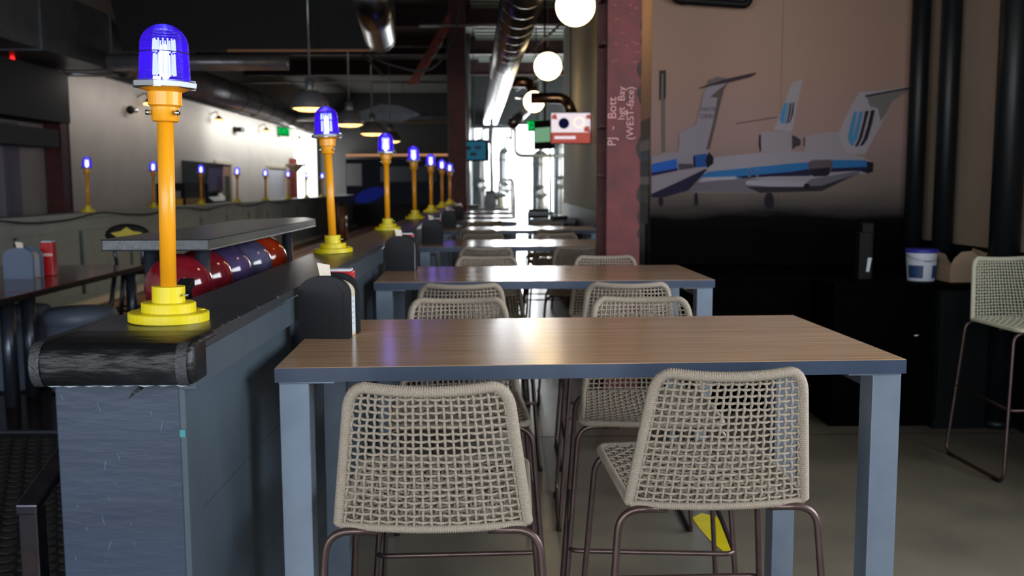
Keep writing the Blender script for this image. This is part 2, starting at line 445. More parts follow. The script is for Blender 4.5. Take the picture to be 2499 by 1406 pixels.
MB().tube([(-.842+.272*i/24, 1.742+.002*math.sin(i), 1.1365+.0015*math.sin(i*2.1)) for i in range(25)], .0014, 5).build('torn_seam', m_label, bw, label='frayed pale seam')
MB().add([(-.665, 1.785, 1.136), (-.64, 1.77, 1.14), (-.672, 1.775, 1.118), (-.69, 1.765, 1.105), (-.684, 1.77, 1.116)], [(0, 1, 2), (0, 2, 3), (0, 3, 4)]).build('torn_flap', m_vinyl, bw)
# scuffs on the end board
sc_ = MB()
for i in range(16):
    x = -.84+random.random()*.21; z = .75+random.random()*.36; l = .004+random.random()*.016; dx = random.uniform(-.4, .4)*l
    sc_.add([(x, 1.8195, z), (x+.0012, 1.8195, z), (x+dx+.001, 1.8195, z+l), (x+dx, 1.8195, z+l)], [(0, 1, 2, 3)])
sc_.build('scuffs', mat('scuff_pale', '5b6f88', .8), bw, kind='stuff')
MB().box(-.612, -.602, 1.8125, 1.8145, 1.02, 1.034).build('paint_drip', mat('teal_drip', '2e7f86', .5), bw)


# ------------------------------------------------------------------ beacons
def make_beacon(label):
    t = thing('airfield_beacon', label, 'lamp', (0, 0, 0), 0, 'violet beacon lamps on the bar partition')
    MB().lathe([(.080, 0), (.083, .002), (.083, .019), (.080, .021), (.058, .021)], 40, smooth=False).build('base_plate', m_yellow, t)
    MB().lathe([(.056, .021), (.056, .039), (.054, .041), (.034, .041)], 36, smooth=False).build('base_step', m_yellow, t)
    MB().lathe([(.034, .041), (.034, .075), (.0168, .076)], 32, smooth=False).build('base_collar', m_yellow, t)
    MB().tube([(.03, -.012, .058), (.047, -.016, .058)], .0028, 8).build('set_screw', m_chrome, t)
    for a in (2.5, .5):
        MB().lathe([(.007, 0), (.007, .002)], 12, c=(.069*math.cos(a), .069*math.sin(a), .021), smooth=False).build('bolt_cap', m_yellow, t)
    MB().lathe([(.0168, .07), (.0168, .43)], 28).build('pole', m_amber, t)
    MB().lathe([(.024, .422), (.0275, .425), (.0275, .452), (.028, .455)], 28).build('neck_collar', m_amber, t)
    MB().lathe([(.028, .452), (.034, .456), (.034, .483), (.038, .485), (.055, .492)], 32, smooth=False).build('lamp_socket', m_amber, t)
    for s_ in (-1, 1):
        MB().tube([(s_*.024, -.014, .44), (s_*.034, -.02, .44)], .0055, 10).build('socket_screw', m_chrome, t)
    fl_ = MB().lathe([(.054, .490), (.066, .492), (.067, .502), (.056, .506)], 8, smooth=False)
    fo = fl_.build('clamp_ring', m_cast, t)
    for a in (0, 2.1, 4.2):
        MB().box(.048, .062, -.008, .008, .49, .51).build('ring_clip', m_cast, fo).rotation_euler = (0, 0, a+.6)
    # ribbed glass dome
    pr = []
    for i in range(97):
        tt = i/96; h = .119*tt
        if tt < .62: r = .0515-.0035*(tt/.62)
        else:
            q = (tt-.62)/.38; r = .048*math.sqrt(max(0, 1-q**2.0))
        if tt < .9: r += .0011*math.cos(i*PI/2)
        pr.append((max(r, .0004), .504+h))
    MB().lathe(pr, 48, caps=False).build('glass_dome', m_lglass, t)
    MB().lathe([(.0500, .562), (.0505, .563), (.0500, .564)], 48, caps=False).build('glass_band', m_blackm, t)
    MB().lathe([(.004, .506), (.0095, .515), (.0105, .55), (.0085, .575), (.003, .582)], 16).build('bulb', m_lampcore, t)
    for k in range(14):
        a = 2*PI*k/14
        z1 = .572 if k % 2 else .578
        for (za, zb_) in ((.518, .562), (.5665, .592)):
            MB().tube([(.022*math.cos(a), .022*math.sin(a), za), (.021*math.cos(a), .021*math.sin(a), zb_)], [.0022, .0015], 6).build('flute_glow', m_lamprod, t)  # glowing rods stand in for bulb light refracted by the glass flutes
    return t


ordn = ['nearest', 'second', 'third', 'fourth', 'fifth', 'sixth', 'seventh']
bc = make_beacon('large yellow beacon lamp with violet dome nearest the camera')
bcs = []
for k in range(7):
    lab = bc['label'] if k == 0 else 'yellow beacon lamp, %s along the near partition' % ordn[k]
    p = (-.705, 2.05+2.084*k, 1.213)
    o = bc if k == 0 else dup(bc, p, 0, lab)
    o.location = p; o.rotation_euler = (0, [.024, -.03, -.008, -.01, 0, 0, 0][k], 0)
for k in range(8):
    p = (-4.63, 10.96+2.0965*k, 1.213)
    dup(bc, p, .3, 'small far yellow beacon, %s from left on low wall' % (ordn+['eighth'])[k].replace('nearest', 'first'), 'beacon lamps on the far low wall')


# ------------------------------------------------------------------ tables
def make_table(label, L=1.535):
    t = thing('high_table', label, 'table', (0, 0, 0), 0, 'walnut topped high tables')
    D = .809
    MB().box(0, L, 0, D, 1.066, 1.070).build('laminate_top', m_wood, t)
    MB().box(0, L, 0, D, 1.035, 1.0655).box(-.0015, L+.0015, -.0015, D+.0015, 1.0345, 1.0685).build('edge_band', m_edge, t)
    for x0 in (.006, L-.078):
        for y0 in (.008, D-.083):
            lg = MB().box(x0, x0+.072, y0, y0+.075, 0, 1.03).build('leg', m_steel_leg, t, bevel=.002)
            xx = x0 if x0 < .5 else x0-.06
            MB().box(xx, xx+.132, y0+.002, y0+.06, 1.029, 1.0345).build('mounting_plate', m_steel_leg, lg)
    for x0 in (.01, L-.074): MB().box(x0+.01, x0+.058, .08, D-.08, .985, 1.03).build('side_rail', m_edge, t)
    return t


tb = make_table('nearest high table with walnut top, whole top visible')
TY = [2.252, 4.27, 6.74, 9.15, 11.37, 13.1, 15.3, 18.0]
for k, yv in enumerate(TY):
    lab = tb['label'] if k == 0 else 'walnut topped high table, %s from the camera' % (ordn+['eighth'])[k]
    if k == 7: lab = 'farthest high table, shining in the window light'
    p = (-.529 if k == 0 else -.55, yv, 0)
    if k > 4: p = (-.57, yv, 0)
    if k == 4: tb4 = make_table(lab, .79)
    o = tb if k == 0 else tb4 if k == 4 else dup(tb4 if k > 4 else tb, p, .02 if k == 1 else .01, lab)
    o.location = p
    if k == 0: o.rotation_euler = (0, 0, .0373)


# ------------------------------------------------------------------ woven stools
def backP(u, v):
    hw = .207-.044*v
    bow = .034*(1-u*u)
    return np.array((u*hw, -.205-.092*v-bow*(1-.2*v), .765+.326*v-(.010*(1-u*u) if v > .9 else 0)*((v-.9)/.1)))


def seatP(u, t):
    hw = .207+.010*t
    bow = .034*(1-u*u)*(1-t)**1.5
    fr_ = .012*(1-u*u)*t
    return np.array((u*hw, -.205+.46*t-bow+fr_, .765-.014*(1-u*u)*math.sin(PI*min(1, t*1.05))+.004*t))


def normal(P, u, v):
    e = 1e-3; a = P(u+e, v)-P(u-e, v); b = P(u, v+e)-P(u, v-e); n = np.cross(a, b); return n/np.linalg.norm(n)


def weave(P, nu, nv, r, amp, v1=1.0):
    mb = MB(); us = np.linspace(-.93, .93, nu); vs_ = np.linspace(.035, v1-.03, nv)
    rnd = random.Random(3)
    for i, u in enumerate(us):
        pts = []
        j0 = rnd.uniform(-.006, .006)
        V = np.linspace(0, v1, nv*2+3)
        for q, v in enumerate(V):
            ph = math.cos(PI*(v-vs_[0])/(vs_[1]-vs_[0])+PI*i)
            pts.append(P(u+j0*math.sin(v*9+i), v)+normal(P, u, min(max(v, .002), .998))*amp*ph*(1 if 0 < q < len(V)-1 else 0)+(ph*0.0))
        mb.tube(pts, r, 6)
    for j, v in enumerate(vs_):
        pts = []
        U = np.linspace(-1, 1, nu*2+5)
        j0 = rnd.uniform(-.004, .004)
        for q, u in enumerate(U):
            ph = -math.cos(PI*(u-us[0])/(us[1]-us[0])+PI*j)
            pts.append(P(u, min(.999, max(.001, v+j0*math.sin(u*6+j))))+normal(P, u, v)*amp*ph*.8)
        mb.tube(pts, r, 6)
    return mb


def resample(pts, step):
    P = np.array(pts, float); d = np.r_[0, np.cumsum(np.linalg.norm(np.diff(P, axis=0), axis=1))]
    n = int(d[-1]/step); t = np.linspace(0, d[-1], n+1)
    return np.c_[[np.interp(t, d, P[:, k]) for k in range(3)]].T


def ribbed(pts, r, pitch=.0052, n=10):
    P = resample(pts, pitch/4); R = [r+(.0009*(1 if (i % 4) in (1, 2) else -.6)) for i in range(len(P))]
    return MB().tube(P, R, n)


def make_stool(rope, name, label):
    t = thing(name, label, 'stool')
    weave(backP, 21, 20, .0031, .0032).build('backrest_weave', rope, t)
    # rim: left side, rounded top, right side
    rim = [backP(-1, v) for v in np.linspace(0, .84, 24)]
    for k in range(1, 9):
        a = k/9*PI/2; rim.append(backP(-1+(1-math.cos(a))*.22, .84+.16*math.sin(a)))
    rim += [backP(u, 1) for u in np.linspace(-.78, .78, 30)]
    for k in range(8, 0, -1):
        a = k/9*PI/2; rim.append(backP(1-(1-math.cos(a))*.22, .84+.16*math.sin(a)))
    rim += [backP(1, v) for v in np.linspace(.84, 0, 24)]
    ribbed(rim, .0118).build('backrest_rim', rope, t)
    ribbed([backP(u, -.012) for u in np.linspace(-.98, .98, 40)], .0092).build('rear_edge_wrap', rope, t)
    weave(seatP, 21, 21, .0031, .0030).build('seat_weave', rope, t)
    sr = [seatP(-1, v) for v in np.linspace(0, .90, 24)]
    for k in range(1, 7):
        a = k/7*PI/2; sr.append(seatP(-1+(1-math.cos(a))*.12, .9+.1*math.sin(a)))
    sr += [seatP(u, 1) for u in np.linspace(-.86, .86, 24)]
    for k in range(6, 0, -1):
        a = k/7*PI/2; sr.append(seatP(1-(1-math.cos(a))*.12, .9+.1*math.sin(a)))
    sr += [seatP(1, v) for v in np.linspace(.90, 0, 24)]
    ribbed(sr, .0098).build('seat_rim', rope, t)
    for s_ in (-1, 1):
        p = fillet([(s_*.12, -.222, .752), (s_*.232, -.222, .752), (s_*.285, -.275, .009), (s_*.28, .295, .009), (s_*.226, .23, .752), (s_*.10, .23, .752)], .055, 7)
        lf = MB().tube(p, .0088, 10).build('leg_frame', m_bronze, t)
        for yy in (-.215, .24): MB().box(s_*.284-.011, s_*.284+.011, yy-.03, yy+.03, 0, .013).build('glide', m_blackm, lf, bevel=.003)
    zf = .37
    xr, yr = .285-.053*(zf/.752), -.275+.053*zf/.752
    xf, yf = .28-.054*zf/.752, .295-.065*zf/.752
    MB().tube(fillet([(-xr+.004, yr+.008, zf+.02), (-xf-.001, yf+.02, zf), (xf+.001, yf+.02, zf), (xr-.004, yr+.008, zf+.02)], .035, 6), .0078, 10).build('footrest', m_bronze, t)
    MB().tube([(-.2, .05, .748), (.2, .05, .748)], .007, 8).build('under_bar', m_bronze, t)
    return t


st = make_stool(m_rope, 'woven_bar_stool', 'rope woven stool, front left, its back fully visible')
spots = [(-.143, 2.245, .0, 'rope woven stool, front left, its back fully visible'),
         (.505, 2.375, .03, 'rope woven stool, front right, angled under the nearest table'),
         (-.13, 3.13, PI+.04, 'rope woven stool behind the nearest table, left, facing the camera'),
         (.495, 3.13, PI-.08, 'rope woven stool behind the nearest table, right, seat showing underneath'),
         (-.165, 4.25, .05, 'rope woven stool at near side of second table, left'),
         (.555, 4.26, -.03, 'rope woven stool at near side of second table, right'),
         (-.06, 5.17, PI, 'rope woven stool at far side of second table, left'),
         (.62, 5.17, PI, 'rope woven stool at far side of second table, right'),
         (-.08, 6.6, .03, 'rope woven stool at near side of third table, left'),
         (.57, 6.62, -.05, 'rope woven stool at near side of third table, right'),
         (-.1, 7.72, PI+.05, 'rope woven stool at far side of third table, left'),
         (.5, 7.74, PI, 'rope woven stool at far side of third table, right'),
         (-.17, 9.12, 0, 'rope woven stool at near side of fourth table, left'),
         (.53, 9.12, .04, 'rope woven stool at near side of fourth table, right'),
         (-.15, 10.2, PI, 'rope woven stool at far side of fourth table, left'),
         (.55, 10.2, PI, 'rope woven stool at far side of fourth table, right'),
         (-.1, 11.25, 0, 'rope woven stool at the near side of the fifth table')]
for k, (x, yv, rz, lab) in enumerate(spots):
    g = 'woven stools along the high tables'
    if k == 0: st.location = (x, yv, 0); st.rotation_euler = (0, 0, rz); st['group'] = g
    else: dup(st, (x, yv, 0), rz, lab, g)
sr_ = make_stool(m_rope_lit, 'woven_bar_stool', 'brightly lit woven stool at the right edge, against the black wall')
sr_.location = (2.80, 4.93, 0); sr_.rotation_euler = (0, 0, PI+.03); sr_['group'] = 'woven stools along the high tables'


# ------------------------------------------------------------------ napkin dispensers
def arch(w, h, r, n=8):
    p = [(-w/2, 0), (w/2, 0)]
    for k in range(n+1):
        a = k/n*PI/2; p.append((w/2-r+r*math.cos(a), h-r*.75+r*.75*math.sin(a)))
    for k in range(n+1):
        a = PI/2+k/n*PI/2; p.append((-w/2+r+r*math.cos(a), h-r*.75+r*.75*math.sin(a)))
    return p


def make_disp(label):
    t = thing('napkin_dispenser', label, 'dispenser', (0, 0, 0), 0, 'black napkin dispensers')
    MB().prism(arch(.1295, .160, .05), .080, 'y', -.040).build('housing', m_cream, t, bevel=.002)
    for y0 in (-.062, .038):
        f = MB().prism(arch(.130, .168, .055), .024, 'y', y0).build('face_plate', m_black, t, bevel=.009)
        MB().prism(arch(.108, .148, .04), .003, 'y', y0-.002 if y0 < 0 else y0+.023).build('raised_panel', m_black, f, bevel=.001).location = (0, 0, .008)
    MB().box(.0645, .0658, -.032, .032, .012, .112).build('side_label', m_label, t, label='white printed label')
    for i in range(5): MB().box(.0658, .0662, -.024, .018+.002*(i % 3), .034+i*.016, .037+i*.016).build('print_line', mat('faded_print', '93a3ad', .7), t)
    MB().add([(-.02, -.012, .155), (.008, -.006, .158), (.003, -.004, .205), (-.03, -.016, .212), (-.02, -.0105, .155), (.008, -.0045, .158), (.003, -.0025, .205), (-.03, -.0145, .212)],
             [(0, 1, 2, 3), (7, 6, 5, 4), (0, 4, 5, 1), (1, 5, 6, 2), (2, 6, 7, 3), (3, 7, 4, 0)]).build('napkin', m_paper, t)
    MB().add([(-.045, -.02, .150), (.0, -.015, .166), (.0, -.012, .172), (-.048, -.018, .156), (-.045, .01, .150), (.0, .01, .166), (.0, .012, .172), (-.048, .012, .156)],
             [(0, 1, 2, 3), (7, 6, 5, 4), (0, 4, 5, 1), (1, 5, 6, 2), (2, 6, 7, 3), (3, 7, 4, 0)]).build('napkin_stack', m_paper, t)
    return t


ds = make_disp('black napkin dispenser with a white side label on the nearest table')


def make_red(label):
    t = thing('sachet_holder', label, 'holder', (0, 0, 0), 0, 'red holders behind the napkin dispensers')
    MB().box(-.036, .036, -.03, .03, 0, .178).build('holder_body', m_redpl, t, bevel=.005)
    MB().box(-.03, .03, -.024, .024, .178, .184).build('sachets', m_label, t, label='pale packet edges')
    MB().box(-.036, .036, -.0312, -.03, .105, .12).build('red_stripe', mat('pale_stripe', 'e4b8b0', .6), t)
    return t


rh = make_red('red sachet holder behind the nearest napkin dispenser')
for k, (x, yv, rz) in enumerate(((-.482, 2.745, -.10), (-.487, 4.88, -.06), (-.478, 7.14, -.05), (-.49, 9.8, 0), (-.49, 12.0, 0))):
    z = 1.07
    lab = 'black napkin dispenser on the %s table from the camera' % ordn[k]
    d = ds if k == 0 else dup(ds, (x, yv, z), rz, lab)
    d.location = (x, yv, z); d.rotation_euler = (0, 0, rz)
    r = rh if k == 0 else dup(rh, (x+.02, yv+.112, z), 0, 'red sachet holder behind the dispenser on table %s from the camera' % ordn[k])
    r.location = (x+.018, yv+.112, z)

# ------------------------------------------------------------------ left seating platform
def make_ltable(label):
    t = thing('seating_table', label, 'table', (0, 0, 0), 0, 'red brown tables on the left platform')
    MB().box(-1.25, 0, 0, 2.0, .660, .667).build('tabletop', m_ltable, t)
    MB().box(-1.252, .002, -.002, 2.002, .628, .6595).build('table_edge', m_blackm, t)
    for x, yv in ((-.07, .1), (-1.15, .1), (-.07, 1.86), (-1.15, 1.86)):
        MB().lathe([(.043, 0), (.043, .628)], 20, c=(x, yv, 0)).build('leg', m_tube, t)
    return t


lt = make_ltable('red brown glossy table on left platform, the farther one')
lt.location = (-2.83, 5.83, .2); lt.rotation_euler = (0, 0, .018)
dup(lt, (-2.79, 3.80, .2), .018, 'red brown glossy table cut by left frame edge')
d = dup(ds, (-3.32, 6.75, .867), .03, 'grey napkin dispenser on the red brown table at left'); d.scale = (1.36, 1.36, 1.2)
for ch_ in d.children:
    if ch_.name.startswith('face_plate'):
        ch_.data = ch_.data.copy(); ch_.data.materials[0] = mat('blue_grey_plastic', '5a6a86', .45)
        for c2 in ch_.children: c2.data = c2.data.copy(); c2.data.materials[0] = MATS['blue_grey_plastic']
r = dup(rh, (-3.21, 6.90, .867), 0, 'red sachet holder on the red brown table at left'); r.scale = (1.2, 1.2, 1.35)
for k, (x, yv) in enumerate(((-2.66, 6.1), (-3.12, 6.2))):
    t = thing('barrel_seat', ['grey round barrel seat right of the table legs', 'grey round barrel seat behind the table legs'][k], 'seat', (x, yv, .2), 0, 'grey barrel seats under the left table')
    MB().lathe([(.17, 0), (.19, .02), (.205, .3), (.21, .44)], 36).build('seat_body', m_grey, t)
    MB().lathe([(.212, .44), (.222, .455), (.222, .5), (.2, .53), (.05, .54), (.0005, .54)], 36, caps=False).build('seat_cushion', m_grey, t)
    MB().lathe([(.19, 0), (.19, .015)], 24, smooth=False).build('base_ring', m_blackm, t)

# black stool with yellow star badge on its back
t = thing('star_back_stool', 'black stool with a yellow star badge beside the rack shelf', 'stool', (-3.13, 8.3, .2), .1)
o = MB().lathe([(.0005, -.02), (.15, -.02), (.178, -.012), (.182, 0), (.178, .012), (.15, .02), (.0005, .02)], 36, caps=False).build('backrest', m_blackm, t)
o.rotation_euler = (PI/2, 0, 0); o.scale = (1, .52, 1); o.location = (0, -.17, .895)
star = []
for k in range(10):
    a = PI/2+k*PI/5; rr = .135 if k % 2 == 0 else .085; star.append((rr*math.cos(a), rr*math.sin(a)*.5+.893))
o = MB().prism(star, .006, 'y', -.198).build('star_badge', mat('olive_yellow', 'b9a818', .5), t)
MB().lathe([(.2, .56), (.21, .58), (.2, .61), (.0005, .62)], 30, caps=False).build('seat', m_blackm, t)
for a in (0, 1, 2, 3):
    sx = (1, 1, -1, -1)[a]; sy = (1, -1, 1, -1)[a]
    MB().tube([(sx*.13, sy*.13, .57), (sx*.2, sy*.19, 0)], .02, 10).build('leg', m_tube, t)
for sx in (-1, 1): MB().tube([(sx*.1, -.14, .57), (sx*.12, -.165, .84)], .016, 10).build('back_post', m_tube, t)
MB().tube([(-.17, -.17, .25), (.17, -.17, .25), (.17, .17, .25), (-.17, .17, .25), (-.17, -.17, .25)], .012, 8).build('foot_ring', m_tube, t)

# handrail at the front left
t = thing('handrail', 'worn steel handrail rising beside the partition end', 'railing', (0, 0, 0))
MB().box(-.955, -.917, 1.86, 1.90, .19, .86).build('post', m_rail, t, bevel=.003)
MB().add([(-.958, 1.855, .852), (-.914, 1.855, .852), (-.914, 1.855, .874), (-.958, 1.855, .874), (-.958, 2.9, 1.20), (-.914, 2.9, 1.20), (-.914, 2.9, 1.225), (-.958, 2.9, 1.225)],
         [(0, 1, 2, 3), (7, 6, 5, 4), (0, 4, 5, 1), (1, 5, 6, 2), (2, 6, 7, 3), (3, 7, 4, 0)]).build('top_rail', m_rail, t, bevel=.004)
MB().box(-.955, -.917, 2.84, 2.88, .19, 1.19).build('post', m_rail, t, bevel=.003)

# ------------------------------------------------------------------ ball rack with shelf top
t = thing('ball_rack', 'slate painted ball rack with a shelf top beyond the partition', 'rack')
MB().prism([(-1.24, 3.02), (-.905, 3.02), (-.905, 4.8), (-1.02, 5.1), (-1.26, 4.75)], .036, 'z', 1.299).build('shelf_top', m_cap, t, bevel=.004)
for x, yv in ((-1.12, 3.12), (-.955, 3.12), (-.955, 4.38), (-1.12, 4.6)):
    MB().lathe([(.023, 0), (.023, 1.3-.2)], 20, c=(x, yv, .2)).build('post', m_tube, t)
for x in (-1.11, -.945): MB().tube([(x, 3.0, 1.076), (x, 4.7, 1.076)], .012, 8).build('ball_rail', m_tube, t)
MB().box(-1.17, -.89, 3.0, 4.7, .2, .95).build('rack_body', m_darkgrey, t)
MB().box(-1.17, -.89, 4.74, 4.80, .2, 1.0).build('end_panel', m_darkgrey, t)


def ball_mat(name, a, b):
    m = mat(name, a, .12, spec=.6, noise=9, hex2=b, coat=.6); return m


bcol = [('ball_crimson', '7e1826', '5c0f1a', 'crimson bowling ball, nearest on the rack'), ('ball_red', '7a1a26', '58121c', 'dark red bowling ball with a pale sticker'),
        ('ball_plum', '2f2444', '4c3f68', 'dark plum bowling ball beside the red one'), ('ball_violet', '2a2140', '5a5878', 'violet and silver marbled bowling ball'),
        ('ball_orange', 'b53a17', '7a1f10', 'orange marbled bowling ball at the far end of the rack')]
for k, (yv, (n_, a, b, lab)) in enumerate(zip((3.105, 3.335, 3.60, 3.93, 4.21), bcol)):
    t = thing('bowling_ball', lab, 'ball', (-1.03, yv, 1.176), 0, 'bowling balls on the rack')
    o = MB().sphere((0, 0, 0), .108, 40, 24).build('ball_body', ball_mat(n_, a, b), t)
    for a_ in (0, .5, .25):
        hx = MB().lathe([(.0005, 0), (.011, 0)], 14, caps=False).build('finger_hole', m_blackm, t)
        hx.location = (.03*math.cos(6*a_), .03*math.sin(6*a_)+.0, .1045 if a_ < 1 else 0)
    if k == 1: MB().box(.035, .075, -.0925, -.0905, -.03, -.018).build('sticker', m_redpl, t)

# ------------------------------------------------------------------ low wall beyond the lanes
lw = thing('low_panelled_wall', 'long grey panelled low wall left of the lanes', 'wall')
MB().box(-4.78, -4.60, 5.2, 31.2, .2, 1.16).build('core_wall', m_lowg, lw)
MB().box(-4.82, -4.53, 5.2, 31.2, 1.16, 1.212).build('wall_cap', m_lowp, lw)
MB().box(-4.60, -4.565, 5.2, 31.2, 1.02, 1.16).build('top_rail', m_lowp, lw)
MB().box(-4.60, -4.565, 5.2, 31.2, .2, .32).build('bottom_rail', m_lowp, lw)
yv = 10.6
while yv > 5.5: yv -= 1.43
while yv < 30.5:
    MB().box(-4.60, -4.565, yv+.05, yv+1.38, .322, 1.018).build('wall_panel', m_lowp, lw); yv += 1.43
pts = [(-4.518, 7.5, 1.18)]
for k in range(20):
    pts.append((-4.518, 7.8+k*.8, 1.17+.045*math.sin(k*1.9)))
tag(MB().tube(fillet(pts, .3, 4), .009, 6).build('power_cable', m_blackm), 'black power cable draped along the low grey wall', 'cable')
# aisle beyond the low wall: doors, cart, board
d1 = MB().box(-6.05, -6.0, 20.75, 20.83, .2, 2.0).box(-6.05, -6.0, 22.0, 22.08, .2, 2.0).box(-6.05, -6.0, 20.75, 22.08, 1.98, 2.06)
d1 = struct('door_1', m_cream, d1); MB().box(-6.05, -6.03, 21.3, 22.0, .2, 1.98).build('door_leaf', mat('brown_door', '7d5e50', .6), d1)
d2 = MB().box(-6.05, -6.0, 25.5, 25.58, .2, 2.0).box(-6.05, -6.0, 27.6, 27.7, .2, 2.0).box(-6.05, -6.0, 25.5, 27.7, 1.98, 2.06)
d2 = struct('door_2', m_cream, d2); MB().box(-6.05, -6.03, 25.6, 27.6, .2, 1.98).build('door_leaf', m_pail, d2)
d3 = struct('trim_4', m_redo, MB().box(-6.05, -5.9, 28.3, 28.7, .2, 2.3))
t = thing('service_cart', 'black and yellow service cart against the white wall', 'cart', (-5.7, 17.6, .2))
MB().box(-.25, .25, -.7, .7, .05, .12).box(-.25, .25, -.7, .7, .55, .6).build('shelf', m_blackm, t)
for x in (-.23, .23):
    for yy in (-.66, .66): MB().box(x-.02, x+.02, yy-.02, yy+.02, 0, 1.35).build('upright', m_blackm, t)
MB().box(-.22, .22, -.6, .6, .95, 1.08).build('tray', mat('ochre_plastic', 'c79a20', .5), t)
MB().box(-.22, .22, -.6, .5, 1.22, 1.36).build('tray', m_blackm, t)
t = thing('arcade_cabinet', 'dark cabinet with coloured front beside the cart', 'cabinet', (-5.75, 19.2, .2))
MB().prism([(-.3, 0), (.3, 0), (.3, 1.0), (.12, 1.15), (.2, 1.75), (-.3, 1.8)], 1.1, 'y', -.55).build('cabinet_body', m_darkgrey, t)
MB().box(.1, .2, -.45, .45, 1.2, 1.65).build('display_panel', mat('violet_grey', '6b6684', .4), t)
MB().box(.3, .32, .2, .5, .9, 1.5).build('side_art', mat('yellow_teal_art', '8f9a3a', .5, noise=9, hex2='2a6f7a'), t)
MB().box(.3, .32, -.5, .5, .1, .7).build('front_panel', mat('peach_panel', 'c29a86', .6), t)

# near part of the left wall: dark column, header, recess frames
t = tag(MB().box(-6.02, -5.80, 13.0, 13.2, .2, 3.04).build('steel_column', m_redd), 'dark red steel column on the left wall', 'column')
struct('trim_5', m_blackm, MB().box(-6.05, -5.80, 13.21, 13.27, .2, 3.05))
struct('trim_6', mat('charcoal_header', '0b0e12', .6), MB().box(-6.05, -5.62, 9.2, 12.9, 2.33, 2.98))
struct('trim_7', mat('charcoal_header2', '14191c', .6), MB().box(-6.0, -5.60, 10.2, 12.5, 2.0, 2.22))
for k, (ya, yb) in enumerate(((10.55, 10.75), (11.05, 11.25))):
    struct('trim_%d' % (8+k), m_darkgrey, MB().box(-6.05, -5.98, ya, yb, .2, 2.4))
struct('trim_10', mat('lilac_grey_trim', '6f6b78', .6), MB().box(-6.05, -5.97, 11.8, 12.2, .2, 2.3))
wd = MB().box(-6.05, -5.96, 9.2, 9.32, 1.45, 2.4).box(-6.05, -5.96, 10.3, 10.45, 1.45, 2.4).box(-6.05, -5.96, 9.2, 10.45, 1.4, 1.5)
wd = struct('window_5', m_darkgrey, wd); MB().box(-6.05, -6.0, 9.32, 10.3, 1.5, 2.4).build('pane', m_blackm, wd)
for i in range(7): MB().box(-6.05, -6.035, 9.2, 11.0, .42+i*.13, .42+i*.13+.122).build('wall_board', m_white, bpy.data.objects['wall_left'])

# small wall lamps
for k, yv in enumerate((16.5, 20.6, 24.8, 28.9)):
    t = thing('wall_lamp', 'small warm wall lamp, %s from left on the white wall' % ['first', 'second', 'third', 'fourth'][k], 'lamp', (-6.0, yv, 2.9), 0, 'gooseneck lamps on the white wall')
    MB().tube(fillet([(-.05, 0, .1), (.1, 0, .18), (.14, 0, .06)], .05, 5), .012, 8).build('arm', m_copper, t)
    MB().lathe([(.03, .08), (.05, .05), (.1, 0)], 20, c=(.14, 0, 0), caps=False).build('shade', m_copper, t)
    MB().lathe([(.0005, .03), (.055, .028), (.085, 0), (.08, -.02), (.0005, -.03)], 20, c=(.14, 0, -.01), caps=False).build('bulb', m_bulb, t)
t = thing('security_camera', 'small dome security camera on the white wall', 'camera', (-5.95, 15.9, 2.74))
MB().sphere((0, 0, 0), .07, 16, 10).build('camera_dome', m_blackm, t); MB().sphere((.05, .08, 0), .045, 16, 10).build('camera_lens', m_chrome, t); MB().box(-.1, .0, -.04, .04, -.04, .06).build('bracket', m_cream, t)
t = thing('wall_speaker', 'small dark speaker high on the white wall', 'speaker', (-5.93, 22.5, 2.8))
MB().box(-.1, .08, -.15, .15, -.05, .05).build('speaker_case', m_blackm, t); MB().box(-.12, -.1, -.04, .04, -.08, .08).build('bracket', m_darkgrey, t)
t = thing('uplight', 'tan wedge shaped wall uplight by the bright window', 'lamp', (-5.74, 27.6, 2.1))
MB().lathe([(.05, -.22), (.28, 0), (.27, .02)], 4, smooth=False).build('shade', mat('tan_shade', '8d7f66', .7), t)


def exit_sign(name_label, loc, rz, s=1.0, rod=0):
    t = thing('exit_sign', name_label, 'sign', loc, rz)
    MB().box(-.16*s, .16*s, -.02, .02, -.1*s, .1*s).build('sign_face', m_dkgreen, t)
    text('EXIT', .17*s, m_green, (0, -.022, 0), (PI/2, 0, 0), t)
    if rod: MB().tube([(0, 0, .1*s), (0, 0, rod)], .012, 6).build('hanger', m_cast, t)
    return t


exit_sign('green exit sign hanging in front of the brewing hall', (.66, 16.0, 2.47), 0, .9, 1.98)
exit_sign('green exit sign above the doors on the white wall', (-5.9, 27.0, 3.0), PI/3, 1.3)

# ------------------------------------------------------------------ lane end
t = thing('pinsetter_mask', 'dark picture panel above the pin decks', 'panel', (-3.1, 30.9, 0))
MB().box(-1.7, 1.75, -.05, 0, .9, 2.34).build('mask_board', m_mask, t)
MB().box(-1.68, -1.2, -.06, -.051, 1.5, 2.2).build('grey_patch', mat('mask_grey', '141418', .6), t)
MB().box(-.6, 1.2, -.06, -.051, 1.62, 2.1).build('photo_patch', mat('mask_slate', '101720', .6), t)
bl = []
for k in range(14):
    a = 2*PI*k/14; bl.append((-.95+.42*math.cos(a)+.25*math.sin(a), 1.2+.26*math.sin(a)))
MB().prism(bl, .004, 'y', -.06).build('blue_patch', m_maskb, t)
tag(MB().box(-4.8, -1.3, 30.9, 31.2, 2.44, 2.5).build('light_strip', m_orange), 'thin orange light strip above the pin deck panel', 'light')
tag(MB().box(-2.9, -1.1, 28.0, 28.1, 3.3, 3.55).box(-2.7, -2.68, 28.04, 28.06, 3.55, CZ).box(-1.4, -1.38, 28.04, 28.06, 3.55, CZ).build('signboard', mat('brown_board', '80602f', .7)), 'brown board high above the lanes near the far column', 'board')
